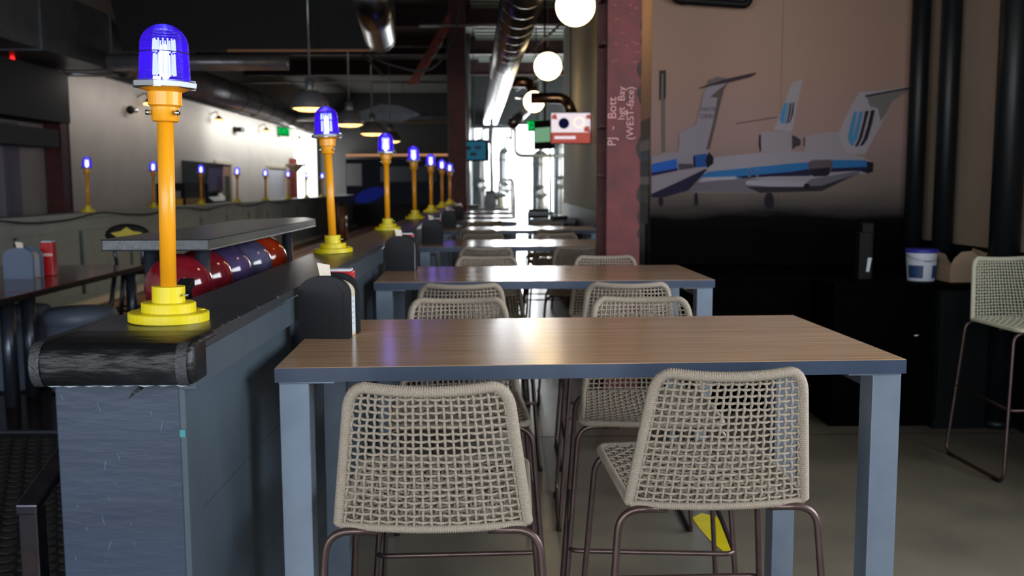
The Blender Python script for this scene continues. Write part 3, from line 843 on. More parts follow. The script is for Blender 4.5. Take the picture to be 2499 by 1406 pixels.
struct('trim_11', mat('grey_end_trim', '8f8d8b', .7), MB().box(-6.05, -5.75, 31.0, 31.2, .2, 3.2))
t = thing('lane_bollard', 'brown post with chrome edge at the lane end', 'post', (-3.3, 20.5, .2))
MB().lathe([(.09, 0), (.09, .88)], 20).build('post', mat('brown_post', '5f3a22', .5), t); MB().lathe([(.095, .88), (.095, .93), (.0005, .94)], 20, caps=False).build('post_cap', m_blackm, t)
MB().tube([(.1, -.03, .0), (.1, -.03, .9)], .015, 8).build('chrome_strip', m_chrome, t)

# ------------------------------------------------------------------ red steel columns
t = thing('steel_column', 'red painted steel column with chalk writing', 'column', (0, 0, 0))
MB().box(.672, .878, 5.88, 5.905, 0, CZ).build('front_flange', m_red, t, bevel=.003)
MB().box(.755, .785, 5.905, 6.12, 0, CZ).build('web', m_redd, t)
MB().box(.636, .90, 6.12, 6.145, 0, CZ).build('rear_flange', m_redd, t, bevel=.003)
for z in (1.55, 1.85, 2.35, 2.62):
    MB().box(.640, .672, 5.95, 6.12, z, z+.015).build('stiffener', m_redd, t)
ch = MB(); rr = random.Random(5)
for i, (z, w_, h_) in enumerate(((2.19, .028, .06), (2.05, .026, .055), (1.72, .03, .08), (1.44, .024, .06), (1.30, .02, .05), (2.45, .012, .03), (2.0, .008, .02), (1.6, .006, .012), (1.2, .016, .04), (2.36, .01, .02))):
    pl = [(.8785, z-h_)]+[(.8785-w_*math.sin(PI*k/7)*(.8+.3*rr.random()), z-h_+2*h_*k/7) for k in range(1, 7)]+[(.8785, z+h_)]
    ch.prism(pl, .001, 'y', 5.8785)
ch.build('chipped_paint', mat('bare_dark_steel', '2e2020', .7), t, kind='stuff')
for s_, x, z, sz in (('PJ  -  Bott', .705, 1.88, .074), ('hgt  Bay', .76, 1.99, .062), ('(WEST-face)', .815, 1.93, .062)):
    text(s_, sz, m_chalk, (x, 5.877, z), (PI/2, -PI/2, 0), t, 'chalk_writing', .0004)
sm = MB()
for i in range(14):
    x = .69+rr.random()*.15; z = 2.22+rr.random()*.35; sm.add([(x, 5.8785, z), (x+.02+.03*rr.random(), 5.8785, z+.002), (x+.02, 5.8785, z+.008)], [(0, 1, 2)])
sm.build('chalk_smears', mat('chalk_smear', '9c5558', .9), t, kind='stuff')
t = thing('steel_column', 'dark red steel column at the far end of the partition', 'column')
MB().box(-.765, -.490, 15.75, 15.78, 0, CZ).build('front_flange', m_redd, t)
MB().box(-.65, -.62, 15.78, 16.0, 0, CZ).build('web', m_redd, t); MB().box(-.77, -.49, 16.0, 16.03, 0, CZ).build('rear_flange', m_redd, t)
t = thing('diagonal_brace', 'rust red diagonal brace beside the far column', 'brace')
MB().add([(-1.42, 15.7, 3.12), (-1.28, 15.7, 3.12), (-.72, 15.7, 4.3), (-.72, 15.7, 4.0), (-1.42, 15.8, 3.12), (-1.28, 15.8, 3.12), (-.72, 15.8, 4.3), (-.72, 15.8, 4.0)][:8],
         [(0, 1, 3, 2), (6, 7, 5, 4), (0, 4, 5, 1), (1, 5, 7, 3), (3, 7, 6, 2), (2, 6, 4, 0)]).build('channel', m_redo, t)
for k in range(5):
    f = k/5; MB().sphere((-1.27+.55*f, 15.69, 3.22+.80*f), .018, 8, 6).build('bolt', m_cast, t)

# ------------------------------------------------------------------ ducts
t = thing('round_duct', 'long spiral round duct above the high tables', 'duct')
r = .185
def DP(y_): f = (y_-7)/(24-7); return (.255+(-.145-.255)*f, y_, 3.07+.02*f)
MB().tube([DP(7.0), DP(12.5), DP(18), DP(24)], r, 40).build('duct_body', m_galv, t)
for k in range(34): MB().tube([DP(7.25+k*.5), DP(7.27+k*.5)], r+.002, 32).build('spiral_seam', m_galv, t)
for k, yv in enumerate((15.0, 19.0, 22.0)):
    p = DP(yv); MB().box(p[0]-.01, p[0]+.01, yv-.01, yv+.01, p[2]+r, CZ).build('hanger_strap', m_cast, t)

t = thing('duct_branch', 'bronze toned elbow duct dropping to a round diffuser', 'duct')
MB().tube(fillet([(.25, 15.2, 3.10), (.54, 15.2, 3.10), (.58, 15.1, 2.86)], .14, 8), .085, 24).build('elbow', m_copper, t)
MB().lathe([(.09, .03), (.29, .0), (.30, -.01), (.285, -.02), (.1, -.02)], 36, c=(.585, 15.05, 2.855)).build('diffuser', m_copper, t)
t = thing('duct_branch', 'bronze toned elbow duct ending behind the menu screen', 'duct')
MB().tube(fillet([(.45, 12.6, 2.62), (.90, 12.6, 2.62), (.98, 12.5, 2.42)], .13, 8), .07, 24).build('elbow', m_copper, t)
MB().lathe([(.07, .02), (.19, .0), (.19, -.012), (.07, -.016)], 36, c=(.96, 12.45, 2.41)).build('diffuser', m_copper, t)
t = thing('duct_branch', 'short silver duct angled down left of the exit sign', 'duct')
MB().tube([(.28, 15.6, 2.50), (.56, 17.6, 2.86)], .085, 20).build('duct_body', m_galv, t)
MB().tube([(.275, 15.56, 2.49), (.28, 15.62, 2.505)], .09, 20).build('collar', m_galv, t)

t = thing('rectangular_duct', 'large grey rectangular duct along the upper left', 'duct')
for k in range(4):
    y0 = 5.2+k*2.03
    MB().box(-6.0, -5.2, y0, y0+2.0, 3.07, 3.80).build('duct_section', m_galvd, t)
    MB().box(-6.02, -5.18, y0+2.0, y0+2.03, 3.05, 3.82).build('flange', m_galvd, t)
vs = [(-6.0, 13.3, 3.07), (-5.2, 13.3, 3.07), (-5.2, 13.3, 3.8), (-6.0, 13.3, 3.8)]
mb = MB(); ring = []
for k in range(24):
    a = 2*PI*k/24+PI/4+PI; ca, sa = math.cos(a), math.sin(a); s_ = 1/max(abs(ca), abs(sa))
    ring.append((-5.6+.4*ca*s_, 13.3, 3.435+.365*sa*s_))
ring2 = [(-5.42+.29*math.cos(2*PI*k/24+PI/4+PI), 14.0, 3.32+.29*math.sin(2*PI*k/24+PI/4+PI)) for k in range(24)]
mb.add(ring+ring2, [(k, (k+1) % 24, 24+(k+1) % 24, 24+k) for k in range(24)], True); mb.build('transition', m_galvd, t)
t = thing('round_duct', 'silver round duct along the left wall catching daylight', 'duct')
MB().tube([(-5.42, 14, 3.32), (-5.42, 20, 3.32), (-5.42, 31, 3.32)], .29, 40).build('duct_body', m_brush, t)
for k in range(14): MB().tube([(-5.42, 14.2+k*1.2, 3.32), (-5.42, 14.24+k*1.2, 3.32)], .297, 32).build('seam_ring', m_galv, t)
t = thing('round_duct', 'silver cross duct low behind the black ceiling panel', 'duct')
MB().tube([(-5.3, 13.2, 3.16), (-2.8, 13.2, 3.16)], .11, 24).build('duct_body', m_brush, t)
MB().tube([(-4.2, 13.2, 3.16), (-4.16, 13.2, 3.16)], .118, 24).build('collar', m_galv, t)
t = thing('round_duct', 'short silver duct stub hanging in front of the black panel', 'duct')
MB().tube([(-1.02, 8.0, 3.06), (-1.17, 9.9, 3.00)], .155, 32).build('duct_body', m_galv, t)
MB().tube([(-1.166, 9.85, 3.001), (-1.172, 9.93, 2.999)], .16, 32).build('end_collar', m_galvd, t)
t = thing('round_duct', 'thin silver pipe crossing the room near the lane end', 'duct')
MB().tube([(-5.1, 24.8, 3.24), (-1.06, 24.8, 3.24)], .10, 20).build('duct_body', m_brush, t)
MB().add([(-3.6, 24.6, 3.3), (-2.9, 24.6, 3.55), (-2.4, 24.6, 3.5), (-1.9, 24.6, 3.28), (-2.4, 24.6, 3.1), (-3.3, 24.6, 3.12),
          (-3.6, 24.9, 3.3), (-2.9, 24.9, 3.55), (-2.4, 24.9, 3.5), (-1.9, 24.9, 3.28), (-2.4, 24.9, 3.1), (-3.3, 24.9, 3.12)],
         [tuple(range(6)), tuple(range(11, 5, -1))]+[(i, (i+1) % 6, 6+(i+1) % 6, 6+i) for i in range(6)]).build('fitting', m_galvd, t)

# black suspended ceiling panel
t = thing('ceiling_panel', 'large black suspended panel behind the nearest beacon', 'panel')
MB().prism([(-4.17, 3.01), (-1.30, 3.01), (-1.14, 3.13), (-1.14, CZ-.01), (-4.45, CZ-.01)], .14, 'y', 11.0).build('panel_body', m_blackm, t)
MB().box(-3.0, -1.4, 10.98, 11.0, 2.995, 3.02).build('wood_strip', mat('wood_strip', '8a5a28', .5), t)

# pipes and conduits under the ceiling
cds = [([(-1.2, 15.4, 4.0), (2.5, 15.4, 4.0)], .03, 'thin white sprinkler pipe crossing before the far column'),
       ([(-6.04, 17.0, 3.9), (-.83, 17.0, 3.9)], .02, 'thin conduit crossing above the dome pendants'),
       ([(-5.1, 19.0, 3.5), (-.83, 19.0, 3.5)], .022, 'thin conduit crossing behind the dome pendants'),
       ([(-6.0, 8.9, 2.99), (-5.0, 8.9, 2.99)], .035, 'short silver pipe under the rectangular duct, nearer'),
       ([(-6.0, 13.0, 2.99), (-5.2, 13.3, 3.0)], .03, 'short silver pipe under the rectangular duct, farther'),
       ([(.45, 13.0, 3.25), (1.15, 13.2, 3.9)], .018, 'slanted conduit right of the second globe'),
       ([(-1.9, 12.6, CZ), (-1.7, 12.6, 3.15), (-.85, 12.6, 2.9), (-.5, 12.7, 3.4), (-.4, 12.7, CZ)], .014, 'sagging grey cable below the black panel'),
       ([(-2.9, 13.0, CZ), (-1.5, 13.0, 2.95)], .016, 'slanted conduit near the dome pendants'),
       ([(.35, 17.5, 3.2), (1.15, 17.5, 3.6), (1.9, 17.5, 3.75)], .03, 'slanted strut behind the globes')]
for p, r_, lab in cds:
    tag(MB().tube(fillet(p, .3, 5) if len(p) > 2 else p, r_, 8).build('conduit', m_cast if r_ > .017 else m_darkgrey), lab, 'pipe')
t = thing('mural_conduit', 'black bent pipe at the top of the mural', 'pipe')
MB().tube(fillet([(1.28, 7.1, 3.2), (1.30, 7.1, 2.83), (1.82, 7.1, 2.795), (1.84, 7.1, 2.84)], .04, 5), .03, 12).build('pipe_run', m_blackm, t)
MB().box(1.36, 1.4, 7.1, 7.22, 2.81, 2.85).build('clip', m_blackm, t)

# ------------------------------------------------------------------ pendants
gm = None
for k, (x, yv, z) in enumerate(((.61, 7.5, 2.857), (.57, 10.7, 2.793), (.55, 14.1, 2.70), (.63, 4.2, 2.88), (.64, .9, 2.88))):  # last two globes are unseen, added for more light from above
    t = thing('globe_pendant', ['glowing globe pendant nearest, cut by the top frame edge', 'glowing globe pendant left of the red column', 'smallest glowing globe pendant below the round diffuser', 'added unseen globe pendant above the gap behind the nearest table', 'added unseen globe pendant above the camera end of the room'][k], 'lamp', (x, yv, z), 0, 'warm globe pendants')
    MB().sphere((0, 0, 0), .151, 36, 20).build('globe', m_globe, t)
    MB().lathe([(.035, .14), (.035, .175), (.01, .19)], 16).build('cap', m_blackm, t)
    MB().tube([(0, 0, .18), (0, 0, CZ-z)], .004, 6).build('cord', m_darkgrey, t)
for k, (x, yv) in enumerate(((-2.04, 10.7), (-2.04, 13.5), (-2.03, 15.9), (-2.03, 18.6))):
    z = 2.35
    t = thing('dome_pendant', ['dark dome pendant above the lanes, largest and leftmost', 'dark dome pendant right of the second beacon, upper', 'dark dome pendant with warm rim, third in the row', 'farthest dome pendant, partly behind the third beacon'][k], 'lamp', (x, yv, z), 0, 'dome pendants above the lanes')
    pr = [(.205*math.cos(a), .2*math.sin(a)) for a in np.linspace(0, 1.25, 12)]
    MB().lathe([(.21, -.01)]+pr, 36, caps=False).build('shade', mat('dark_metal_shade', '8c8c90', .33, metal=.5), t)
    MB().lathe([(.045, .18), (.05, .2), (.05, .3), (.03, .32)], 16).build('socket', m_galvd, t)
    MB().lathe([(.185, .004), (.18, -.012), (.12, -.035), (.0005, -.045)], 30, caps=False).build('lit_opening', m_bulb, t)
    MB().tube([(0, 0, .3), (0, 0, CZ-z)], .011, 8).build('stem', m_cast, t)
    pl = bpy.data.lights.new('dome_light', 'SPOT'); pl.energy = 75; pl.color = (1, .86, .66); pl.spot_size = 2.7; pl.spot_blend = .6; pl.shadow_soft_size = .12
    po = bpy.data.objects.new('dome_light', pl); COL.objects.link(po); po.parent = t; po.location = (0, 0, -.07)
tag(MB().sphere((-1.44, 10.985, 3.1), .018, 8, 6).build('alarm_light', m_redled), 'tiny red light on the lower corner of the black ceiling panel', 'light')
tag(MB().sphere((-5.84, 11.9, 3.045), .028, 8, 6).build('alarm_light', m_redled), 'small red light above the dark header at left', 'light')

# ------------------------------------------------------------------ screens
t = thing('menu_screen', 'hanging screen showing drinks above a red banner', 'screen', (.915, 11.9, 0))
MB().box(-.25, .25, 0, .05, 2.0, 2.385).build('bezel', m_blackm, t)
MB().box(-.24, .24, -.006, -.001, 2.14, 2.375).build('picture', m_screenw, t)
MB().box(-.24, .24, -.006, -.001, 2.01, 2.14).build('banner', m_screenr, t)
for x, z, r_, m_ in ((-.085, 2.25, .066, m_screend), (.10, 2.26, .07, m_screeno)):
    o = MB().lathe([(r_, 0), (r_, .003)], 28, smooth=False).build('drink', m_, t); o.rotation_euler = (PI/2, 0, 0); o.location = (x, -.006, z)
o = MB().lathe([(.05, 0), (.05, .003)], 28, smooth=False).build('drink', m_screenw, t); o.rotation_euler = (PI/2, 0, 0); o.location = (.1, -.0095, 2.26)
for (x, z, s_) in ((-.2, 2.33, .035), (.2, 2.18, .04), (.215, 2.33, .03)):
    MB().prism([(x-s_, z-s_*.7), (x+s_, z-s_), (x+s_*.6, z+s_), (x-s_*.8, z+s_*.6)], .002, 'y', -.009).build('fruit', m_screenr, t)
MB().box(-.2, .06, -.009, -.006, 2.06, 2.095).build('caption_bar', m_screenw, t)
MB().tube([(0, .03, 2.38), (0, .03, CZ)], .008, 8).build('mount_pole', m_darkgrey, t)
t = thing('side_screen', 'small tilted screen left of the drinks screen', 'screen', (.66, 13.6, 2.2), -.9)
MB().box(-.2, .2, 0, .04, -.2, .2).build('bezel', m_blackm, t); MB().box(-.18, .18, -.004, -.001, -.1, .1).build('picture', emis('screen_green', '7fae8a', .8), t)
MB().tube([(0, .03, .19), (0, .03, CZ-2.2)], .015, 8).build('mount_pole', m_blackm, t)
t = thing('menu_screen', 'dim blue screen right of the far column', 'screen', (-.38, 16.3, 0))
MB().box(-.24, .25, 0, .05, 1.90, 2.26).build('bezel', m_blackm, t); MB().box(-.22, .2, -.005, -.001, 1.93, 2.23).build('picture', m_screenb, t)
for x, z in ((-.1, 2.12), (.08, 2.13), (0, 2.02)): MB().box(x-.06, x+.05, -.008, -.005, z-.03, z+.03).build('picture_tile', mat('screen_tile', '20506a', .5), t)
MB().tube([(0, .03, 2.25), (0, .03, CZ)], .008, 8).build('mount_pole', m_darkgrey, t)

# ------------------------------------------------------------------ brewing hall
def tank(label, x, yv, r_, h, z0=.5):
    t = thing('brewing_tank', label, 'tank', (x, yv, 0), 0, 'steel tanks in the brewing hall')
    pr = [(.05, z0-.35), (r_*.98, z0), (r_, z0+.02), (r_, h-.15)]+[(r_*math.cos(a), h-.15+.18*math.sin(a)) for a in np.linspace(.1, 1.45, 8)]
    MB().lathe(pr, 36, caps=False).build('vessel', m_steel, t)
    for z in (z0+.3, (z0+h)/2, h-.3): MB().lathe([(r_+.004, z), (r_+.01, z+.01), (r_+.01, z+.05), (r_+.004, z+.06)], 36, caps=False).build('band', m_steel, t)
    for a in (.8, 2.4, 4.0, 5.5): MB().tube([(r_*.9*math.cos(a), r_*.9*math.sin(a), z0+.1), (r_*.95*math.cos(a), r_*.95*math.sin(a), 0)], .035, 10).build('leg', m_steel, t)
    o = MB().lathe([(.13, 0), (.15, .01), (.15, .04), (.05, .06)], 20).build('manway', m_steel, t); o.rotation_euler = (PI/2, 0, 0); o.location = (0, -r_, (z0+h)/2)
    MB().tube(fillet([(r_*.2, -r_*.1, h), (r_*.2, -r_*.1, h+.25), (r_*1.3, -r_*.1, h+.25), (r_*1.3, -r_*.1, .3)], .1, 5), .03, 10).build('pipe', m_steel, t)
    return t


tank('tall steel tank at the left of the bright hall', -.35, 21.5, .2, 2.5)
tank('steel tank with pipe beside the bright doorway', .18, 22.6, .13, 2.35)
tank('large steel tank under the exit sign', .92, 20.3, .17, 2.2)
tank('tall steel tank right of the bright doorway', 1.42, 21.3, .18, 2.6)
tank('small steel kettle low in the bright hall', .0, 19.4, .27, 1.35, .45)
for k, (x, yv) in enumerate(((-.55, 19.2), (1.55, 19.5), (-.1, 21.0), (1.02, 22.5))):
    tag(MB().tube([(x, yv, 0), (x, yv, CZ)], .04, 12).build('steel_pipe', m_steel), ['vertical steel pipe nearest the far column', 'vertical steel pipe at the right of the hall', 'vertical steel pipe between the left tanks', 'vertical steel pipe between the right tanks'][k], 'pipe')
tag(MB().tube(fillet([(-.69, 20, 2.7), (.4, 20, 2.7), (.4, 20, 2.1), (3.2, 20, 2.1)], .15, 5), .04, 12).build('steel_pipe', m_steel), 'bent horizontal steel pipe across the tanks', 'pipe')
for k, (x, yv, h, w_) in enumerate(((-.42, 17.2, 1.15, .2), (-.12, 17.6, 1.4, .16))):
    t = thing('hall_cabinet', ['grey cabinet before the left tank', 'mauve grey cabinet beside the kettle'][k], 'cabinet', (x, yv, 0))
    MB().box(-w_/2, w_/2, -.2, .2, 0, h).build('cabinet_body', mat(['cab_grey', 'cab_mauve'][k], ['585c60', '6a6068'][k], .5), t)
    MB().box(-w_/2+.01, w_/2-.01, -.21, -.2, .05, h-.05).build('door_panel', m_galvd, t)
# folded chairs and crate at the right, past the column
t = thing('storage_crate', 'red and grey crate beside the far window', 'crate', (.97, 14.1, 0))
MB().box(-.16, .16, -.25, .25, .0, .95).build('crate_body', mat('crate_grey', '5b4a4a', .6), t); MB().box(-.17, .17, -.26, .26, .95, 1.02).build('crate_lid', m_galvd, t)
MB().box(-.12, .12, -.262, -.25, .62, .85).build('crate_panel', mat('crate_red', '7c3d40', .6), t)
for k, (x, yv) in enumerate(((.62, 13.4), (.78, 15.2), (.95, 11.6))):
    t = thing('grey_chair', ['grey metal chair beyond the fifth table', 'grey metal chair farther back by the hall', 'dark slatted chair by the olive wall'][k], 'chair', (x, yv, 0), .5*k)
    MB().box(-.19, .19, -.19, .19, .72, .75).build('seat', m_galvd, t)
    for sx in (-1, 1):
        for sy in (-1, 1): MB().tube([(sx*.17, sy*.17, .72), (sx*.21, sy*.21, 0)], .013, 8).build('leg', m_galvd, t)
        MB().tube([(sx*.17, .18, .72), (sx*.17, .24, 1.12)], .013, 8).build('back_post', m_galvd, t)
    for z in (.9, 1.0, 1.1): MB().box(-.18, .18, .2, .225, z-.03, z+.02).build('back_slat', m_galvd, t)

# ------------------------------------------------------------------ mural
def M(px, py):
    return (-3.5903+.0029441*px-.000186*py+2.08e-8*px*px+1.389e-7*px*py, 2.8527-2.68e-6*px-.0029622*py-6e-11*px*px-2.075e-8*px*py)


mur = thing('airport_mural', 'wall mural of parked jets at dusk', 'mural', (0, 0, 0))


def sky_mat():
    m = bpy.data.materials.new('mural_print_sky'); m.use_nodes = True; nt = m.node_tree; b = nt.nodes['Principled BSDF']
    b.inputs['Roughness'].default_value = .8; b.inputs['Specular IOR Level'].default_value = .08
    tc = nt.nodes.new('ShaderNodeTexCoord'); sp = nt.nodes.new('ShaderNodeSeparateXYZ'); nt.links.new(tc.outputs['Object'], sp.inputs[0])
    n = nt.nodes.new('ShaderNodeTexNoise'); n.inputs['Scale'].default_value = 1.6; n.inputs['Detail'].default_value = 5
    mp = nt.nodes.new('ShaderNodeMapping'); mp.inputs['Scale'].default_value = (1, 1, 5); nt.links.new(tc.outputs['Object'], mp.inputs[0]); nt.links.new(mp.outputs[0], n.inputs['Vector'])
    ma = nt.nodes.new('ShaderNodeMath'); ma.operation = 'MULTIPLY_ADD'; ma.inputs[1].default_value = .12; nt.links.new(n.outputs[0], ma.inputs[0]); nt.links.new(sp.outputs['Z'], ma.inputs[2])
    mr = nt.nodes.new('ShaderNodeMapRange'); mr.inputs[1].default_value = 1.2; mr.inputs[2].default_value = 3.2; nt.links.new(ma.outputs[0], mr.inputs[0])
    r = nt.nodes.new('ShaderNodeValToRGB'); nt.links.new(mr.outputs[0], r.inputs[0]); e = r.color_ramp.elements
    e[0].position = 0; e[0].color = (*lin('020203'), 1); e[1].position = 1; e[1].color = (*lin('a08474'), 1)
    for p, c in ((.05, '0a0a0c'), (.10, '57504e'), (.17, '7a6d64'), (.24, '8d7a72'), (.35, 'a18480'), (.6, 'a68878')):
        x = e.new(p); x.color = (*lin(c), 1)
    nt.links.new(r.outputs[0], b.inputs['Base Color']); return m


msky = sky_mat()
for a, b in ((1590, 1905.5), (1906, 2226)):
    x0, x1 = M(a, 300)[0], M(b, 300)[0]
    MB().box(x0, x1-.001, 7.206, 7.22, .0, CZ).build('mural_panel', msky, mur)
MB().box(1.156, 1.168, 7.22, 9.5, 0, CZ).build('mural_panel', msky, mur)
def decal(pts, hexc, layer, name, rough=.7, zoom=None):
    P = [M(*p) for p in pts]
    m = mat('print_'+hexc, hexc, rough, spec=.2)
    # signed area -> front faces camera
    return MB().prism(P, .0012, 'y', 7.2045-layer*.0015).build(name, m, mur)
def Z1(x, y_): return (1590+x*340/1328, 160+y_*360/1406)
def Z2(x, y_): return (1880+x*360/1489, 180+y_*340/1406)
# mast and ground vehicles
decal([Z1(92, 60), Z1(132, 60), Z1(136, 820), Z1(94, 822)], '6f6660', 0, 'light_mast')
decal([Z1(76, 40), Z1(142, 36), Z1(140, 300), Z1(118, 320), Z1(118, 70), Z1(98, 70), Z1(92, 325), Z1(74, 320)], '3d3535', 1, 'mast_head')
# middle jet fin and tailplane
decal([Z1(808, 542), Z1(1200, 478), Z1(1206, 488), Z1(812, 552)], '5a4648', 0, 'tailplane')
decal([Z2(40, 555), Z2(90, 440), Z2(150, 280), Z2(205, 130), Z2(240, 75), Z2(335, 45), Z2(300, 190), Z2(262, 380), Z2(225, 580)], 'a39a9f', 1, 'tail_fin')
decal([Z2(150, 285), Z2(178, 285), Z2(150, 420), Z2(142, 495), Z2(112, 490), Z2(100, 450), Z2(118, 370)], '4a86b0', 2, 'emblem_stripe')
decal([Z2(185, 290), Z2(196, 290), Z2(176, 400), Z2(160, 492), Z2(148, 495), Z2(158, 420)], '4a86b0', 2, 'emblem_stripe')
decal([Z2(204, 288), Z2(220, 286), Z2(206, 400), Z2(180, 490), Z2(164, 495), Z2(184, 420)], '2b2430', 2, 'emblem_stripe')
decal([Z2(234, 282), Z2(248, 280), Z2(234, 400), Z2(205, 480), Z2(186, 494), Z2(212, 420)], '2b2430', 2, 'emblem_stripe')
# right jet: fuselage
decal([Z1(400, 1210), Z1(520, 1000), Z1(590, 870), Z1(1150, 818), Z2(0, 790), Z2(200, 775), Z2(360, 780), Z2(940, 830), Z2(975, 860), Z2(1045, 890), Z2(1040, 985), Z2(990, 1005), Z2(900, 1010), Z2(520, 1185), Z2(0, 1200), Z1(1050, 1215)], '9b939c', 1, 'fuselage')
decal([Z1(350, 1205), Z1(420, 1120), Z1(900, 1060), Z2(0, 1090), Z2(320, 1130), Z2(420, 1060), Z2(910, 975), Z2(900, 1010), Z2(520, 1185), Z2(0, 1200), Z1(1050, 1215)], '6c6670', 2, 'fuselage_belly')
decal([Z1(900, 1155), Z2(0, 1140), Z2(350, 1135), Z2(520, 1130), Z2(700, 1070), Z2(860, 1020), Z2(520, 1185), Z2(0, 1200), Z1(1040, 1215)], '2f2832', 3, 'belly_shadow_print')
decal([Z1(480, 1050), Z1(540, 1010), Z1(1328, 930), Z2(380, 890), Z2(620, 865), Z2(960, 868), Z2(1005, 890), Z2(1005, 975), Z2(640, 985), Z2(380, 1015), Z2(0, 1035), Z1(860, 1072), Z1(470, 1065)], '2f6fa8', 3, 'blue_stripe')
decal([Z1(820, 1055), Z1(1328, 1010), Z2(380, 960), Z2(1005, 935), Z2(990, 1005), Z2(900, 975), Z2(640, 990), Z2(380, 1030), Z2(0, 1035), Z1(870, 1075)], '221f3d', 4, 'navy_stripe')
decal([Z2(975, 880), Z2(1045, 890), Z2(1040, 985), Z2(985, 1005)], '1e1a22', 5, 'tail_cone')
decal([Z1(440, 1100), Z1(510, 1065), Z1(800, 1055), Z1(820, 1075), Z1(780, 1085)], 'a9a4ae', 5, 'wing')
decal([Z1(905, 1100), Z1(950, 1090), Z2(0, 1075), Z2(350, 1095), Z2(400, 1110), Z2(350, 1140), Z2(0, 1140), Z1(900, 1135)], 'a19ca8', 6, 'wing')
decal([Z2(330, 1150), Z2(350, 1108), Z2(390, 1105), Z2(400, 1135), Z2(370, 1160)], '17131a', 7, 'wing_pod')
for x in (935, 1010): decal([Z1(x-12, 985), Z1(x+12, 985), Z1(x+12, 1058), Z1(x-12, 1058)], '6f86a8', 5, 'cabin_door'); decal([Z1(x-7, 992), Z1(x+7, 992), Z1(x+7, 1050), Z1(x-7, 1050)], '2a4a86', 6, 'cabin_door_inset')
# engines
decal([Z2(385, 890), Z2(430, 866), Z2(600, 862), Z2(635, 890), Z2(620, 980), Z2(570, 1030), Z2(440, 1035), Z2(395, 990)], '5c5058', 5, 'engine_pod')
decal([Z2(395, 960), Z2(610, 940), Z2(600, 1010), Z2(570, 1032), Z2(440, 1035), Z2(400, 1000)], '221c26', 6, 'engine_pod_shade_print')
decal([Z1(1035, 640), Z1(1060, 630), Z1(1328, 620), Z2(205, 590), Z2(222, 620), Z2(222, 760), Z2(190, 778), Z2(0, 780), Z1(1040, 815), Z1(1028, 730)], '9a8f96', 3, 'middle_engine')
decal([Z1(1028, 660), Z1(1045, 645), Z1(1048, 812), Z1(1035, 812), Z1(1024, 740)], '2a1c28', 4, 'engine_inlet')
decal([Z2(222, 610), Z2(268, 630), Z2(310, 660), Z2(308, 715), Z2(260, 730), Z2(235, 755), Z2(222, 750)], '3e3840', 4, 'exhaust')
decal([Z2(346, 640), Z2(360, 628), Z2(640, 575), Z2(690, 585), Z2(820, 740), Z2(900, 835), Z2(350, 790)], '9c9298', 2, 'upper_engine')
decal([Z2(340, 640), Z2(356, 632), Z2(352, 738), Z2(340, 725)], '42222a', 3, 'engine_inlet')
# right fin
decal([Z2(690, 600), Z2(760, 440), Z2(830, 300), Z2(900, 180), Z2(1060, 168), Z2(1420, 120), Z2(1432, 140), Z2(1360, 180), Z2(1240, 280), Z2(1180, 400), Z2(1060, 620), Z2(960, 810), Z2(760, 790)], 'a49ca2', 3, 'tail_fin')
decal([Z2(975, 220), Z2(1300, 160), Z2(1425, 142), Z2(1240, 270), Z2(1170, 400), Z2(1120, 470), Z2(1090, 340), Z2(1010, 320)], '77706f', 4, 'tailplane_underside')
decal([Z2(958, 210), Z2(1130, 178), Z2(1420, 125), Z2(1435, 140), Z2(1130, 195), Z2(965, 228)], '2b1f22', 5, 'tailplane_edge')
decal([Z2(845, 380), Z2(880, 376), Z2(845, 560), Z2(838, 640), Z2(850, 715), Z2(820, 720), Z2(795, 680), Z2(788, 620), Z2(815, 500)], '4a88b2', 5, 'emblem_stripe')
decal([Z2(905, 375), Z2(940, 371), Z2(905, 540), Z2(880, 650), Z2(850, 690), Z2(842, 640), Z2(858, 560), Z2(880, 470)], '4a88b2', 5, 'emblem_stripe')
decal([Z2(962, 368), Z2(1000, 365), Z2(965, 500), Z2(930, 640), Z2(885, 728), Z2(855, 730), Z2(895, 650), Z2(935, 500)], '28222c', 5, 'emblem_stripe')
decal([Z2(1020, 362), Z2(1060, 357), Z2(1030, 500), Z2(985, 650), Z2(940, 715), Z2(903, 728), Z2(945, 650), Z2(985, 520)], '28222c', 5, 'emblem_stripe')
# gear
for c, y0, y1, w_ in ((1125, 1215, 1370, 46), (428, 1210, 1345, 18), (92, 1250, 1345, 22)):
    decal([Z1(c-w_*.5, y0), Z1(c+w_*.5, y0), Z1(c+w_, y0+50), Z1(c+w_, y1-30), Z1(c+w_*.5, y1), Z1(c-w_*.5, y1), Z1(c-w_, y1-30), Z1(c-w_, y0+50)], '1f1a24', 4, 'landing_gear')
# left jet
decal([Z1(0, 860), Z1(250, 815), Z1(270, 735), Z1(255, 640), Z1(420, 560), Z1(470, 380), Z1(500, 240), Z1(540, 200), Z1(560, 150), Z1(740, 130), Z1(690, 220), Z1(650, 380), Z1(550, 800), Z1(590, 870), Z1(585, 930), Z1(500, 1010), Z1(350, 1190), Z1(120, 1255), Z1(0, 1250)], '938a94', 8, 'left_jet_body')
decal([Z1(560, 290), Z1(620, 240), Z1(735, 150), Z1(690, 225), Z1(650, 385), Z1(555, 790), Z1(520, 800), Z1(590, 520), Z1(630, 300)], '5c504c', 9, 'fin_underside')
decal([Z1(530, 175), Z1(545, 135), Z1(620, 102), Z1(700, 110), Z1(740, 140), Z1(560, 190)], '6f6562', 10, 'fin_cap')
decal([Z1(458, 205), Z1(600, 155), Z1(740, 115), Z1(985, 62), Z1(1000, 72), Z1(940, 105), Z1(740, 155), Z1(560, 190), Z1(462, 215)], '3f3034', 11, 'tailplane')
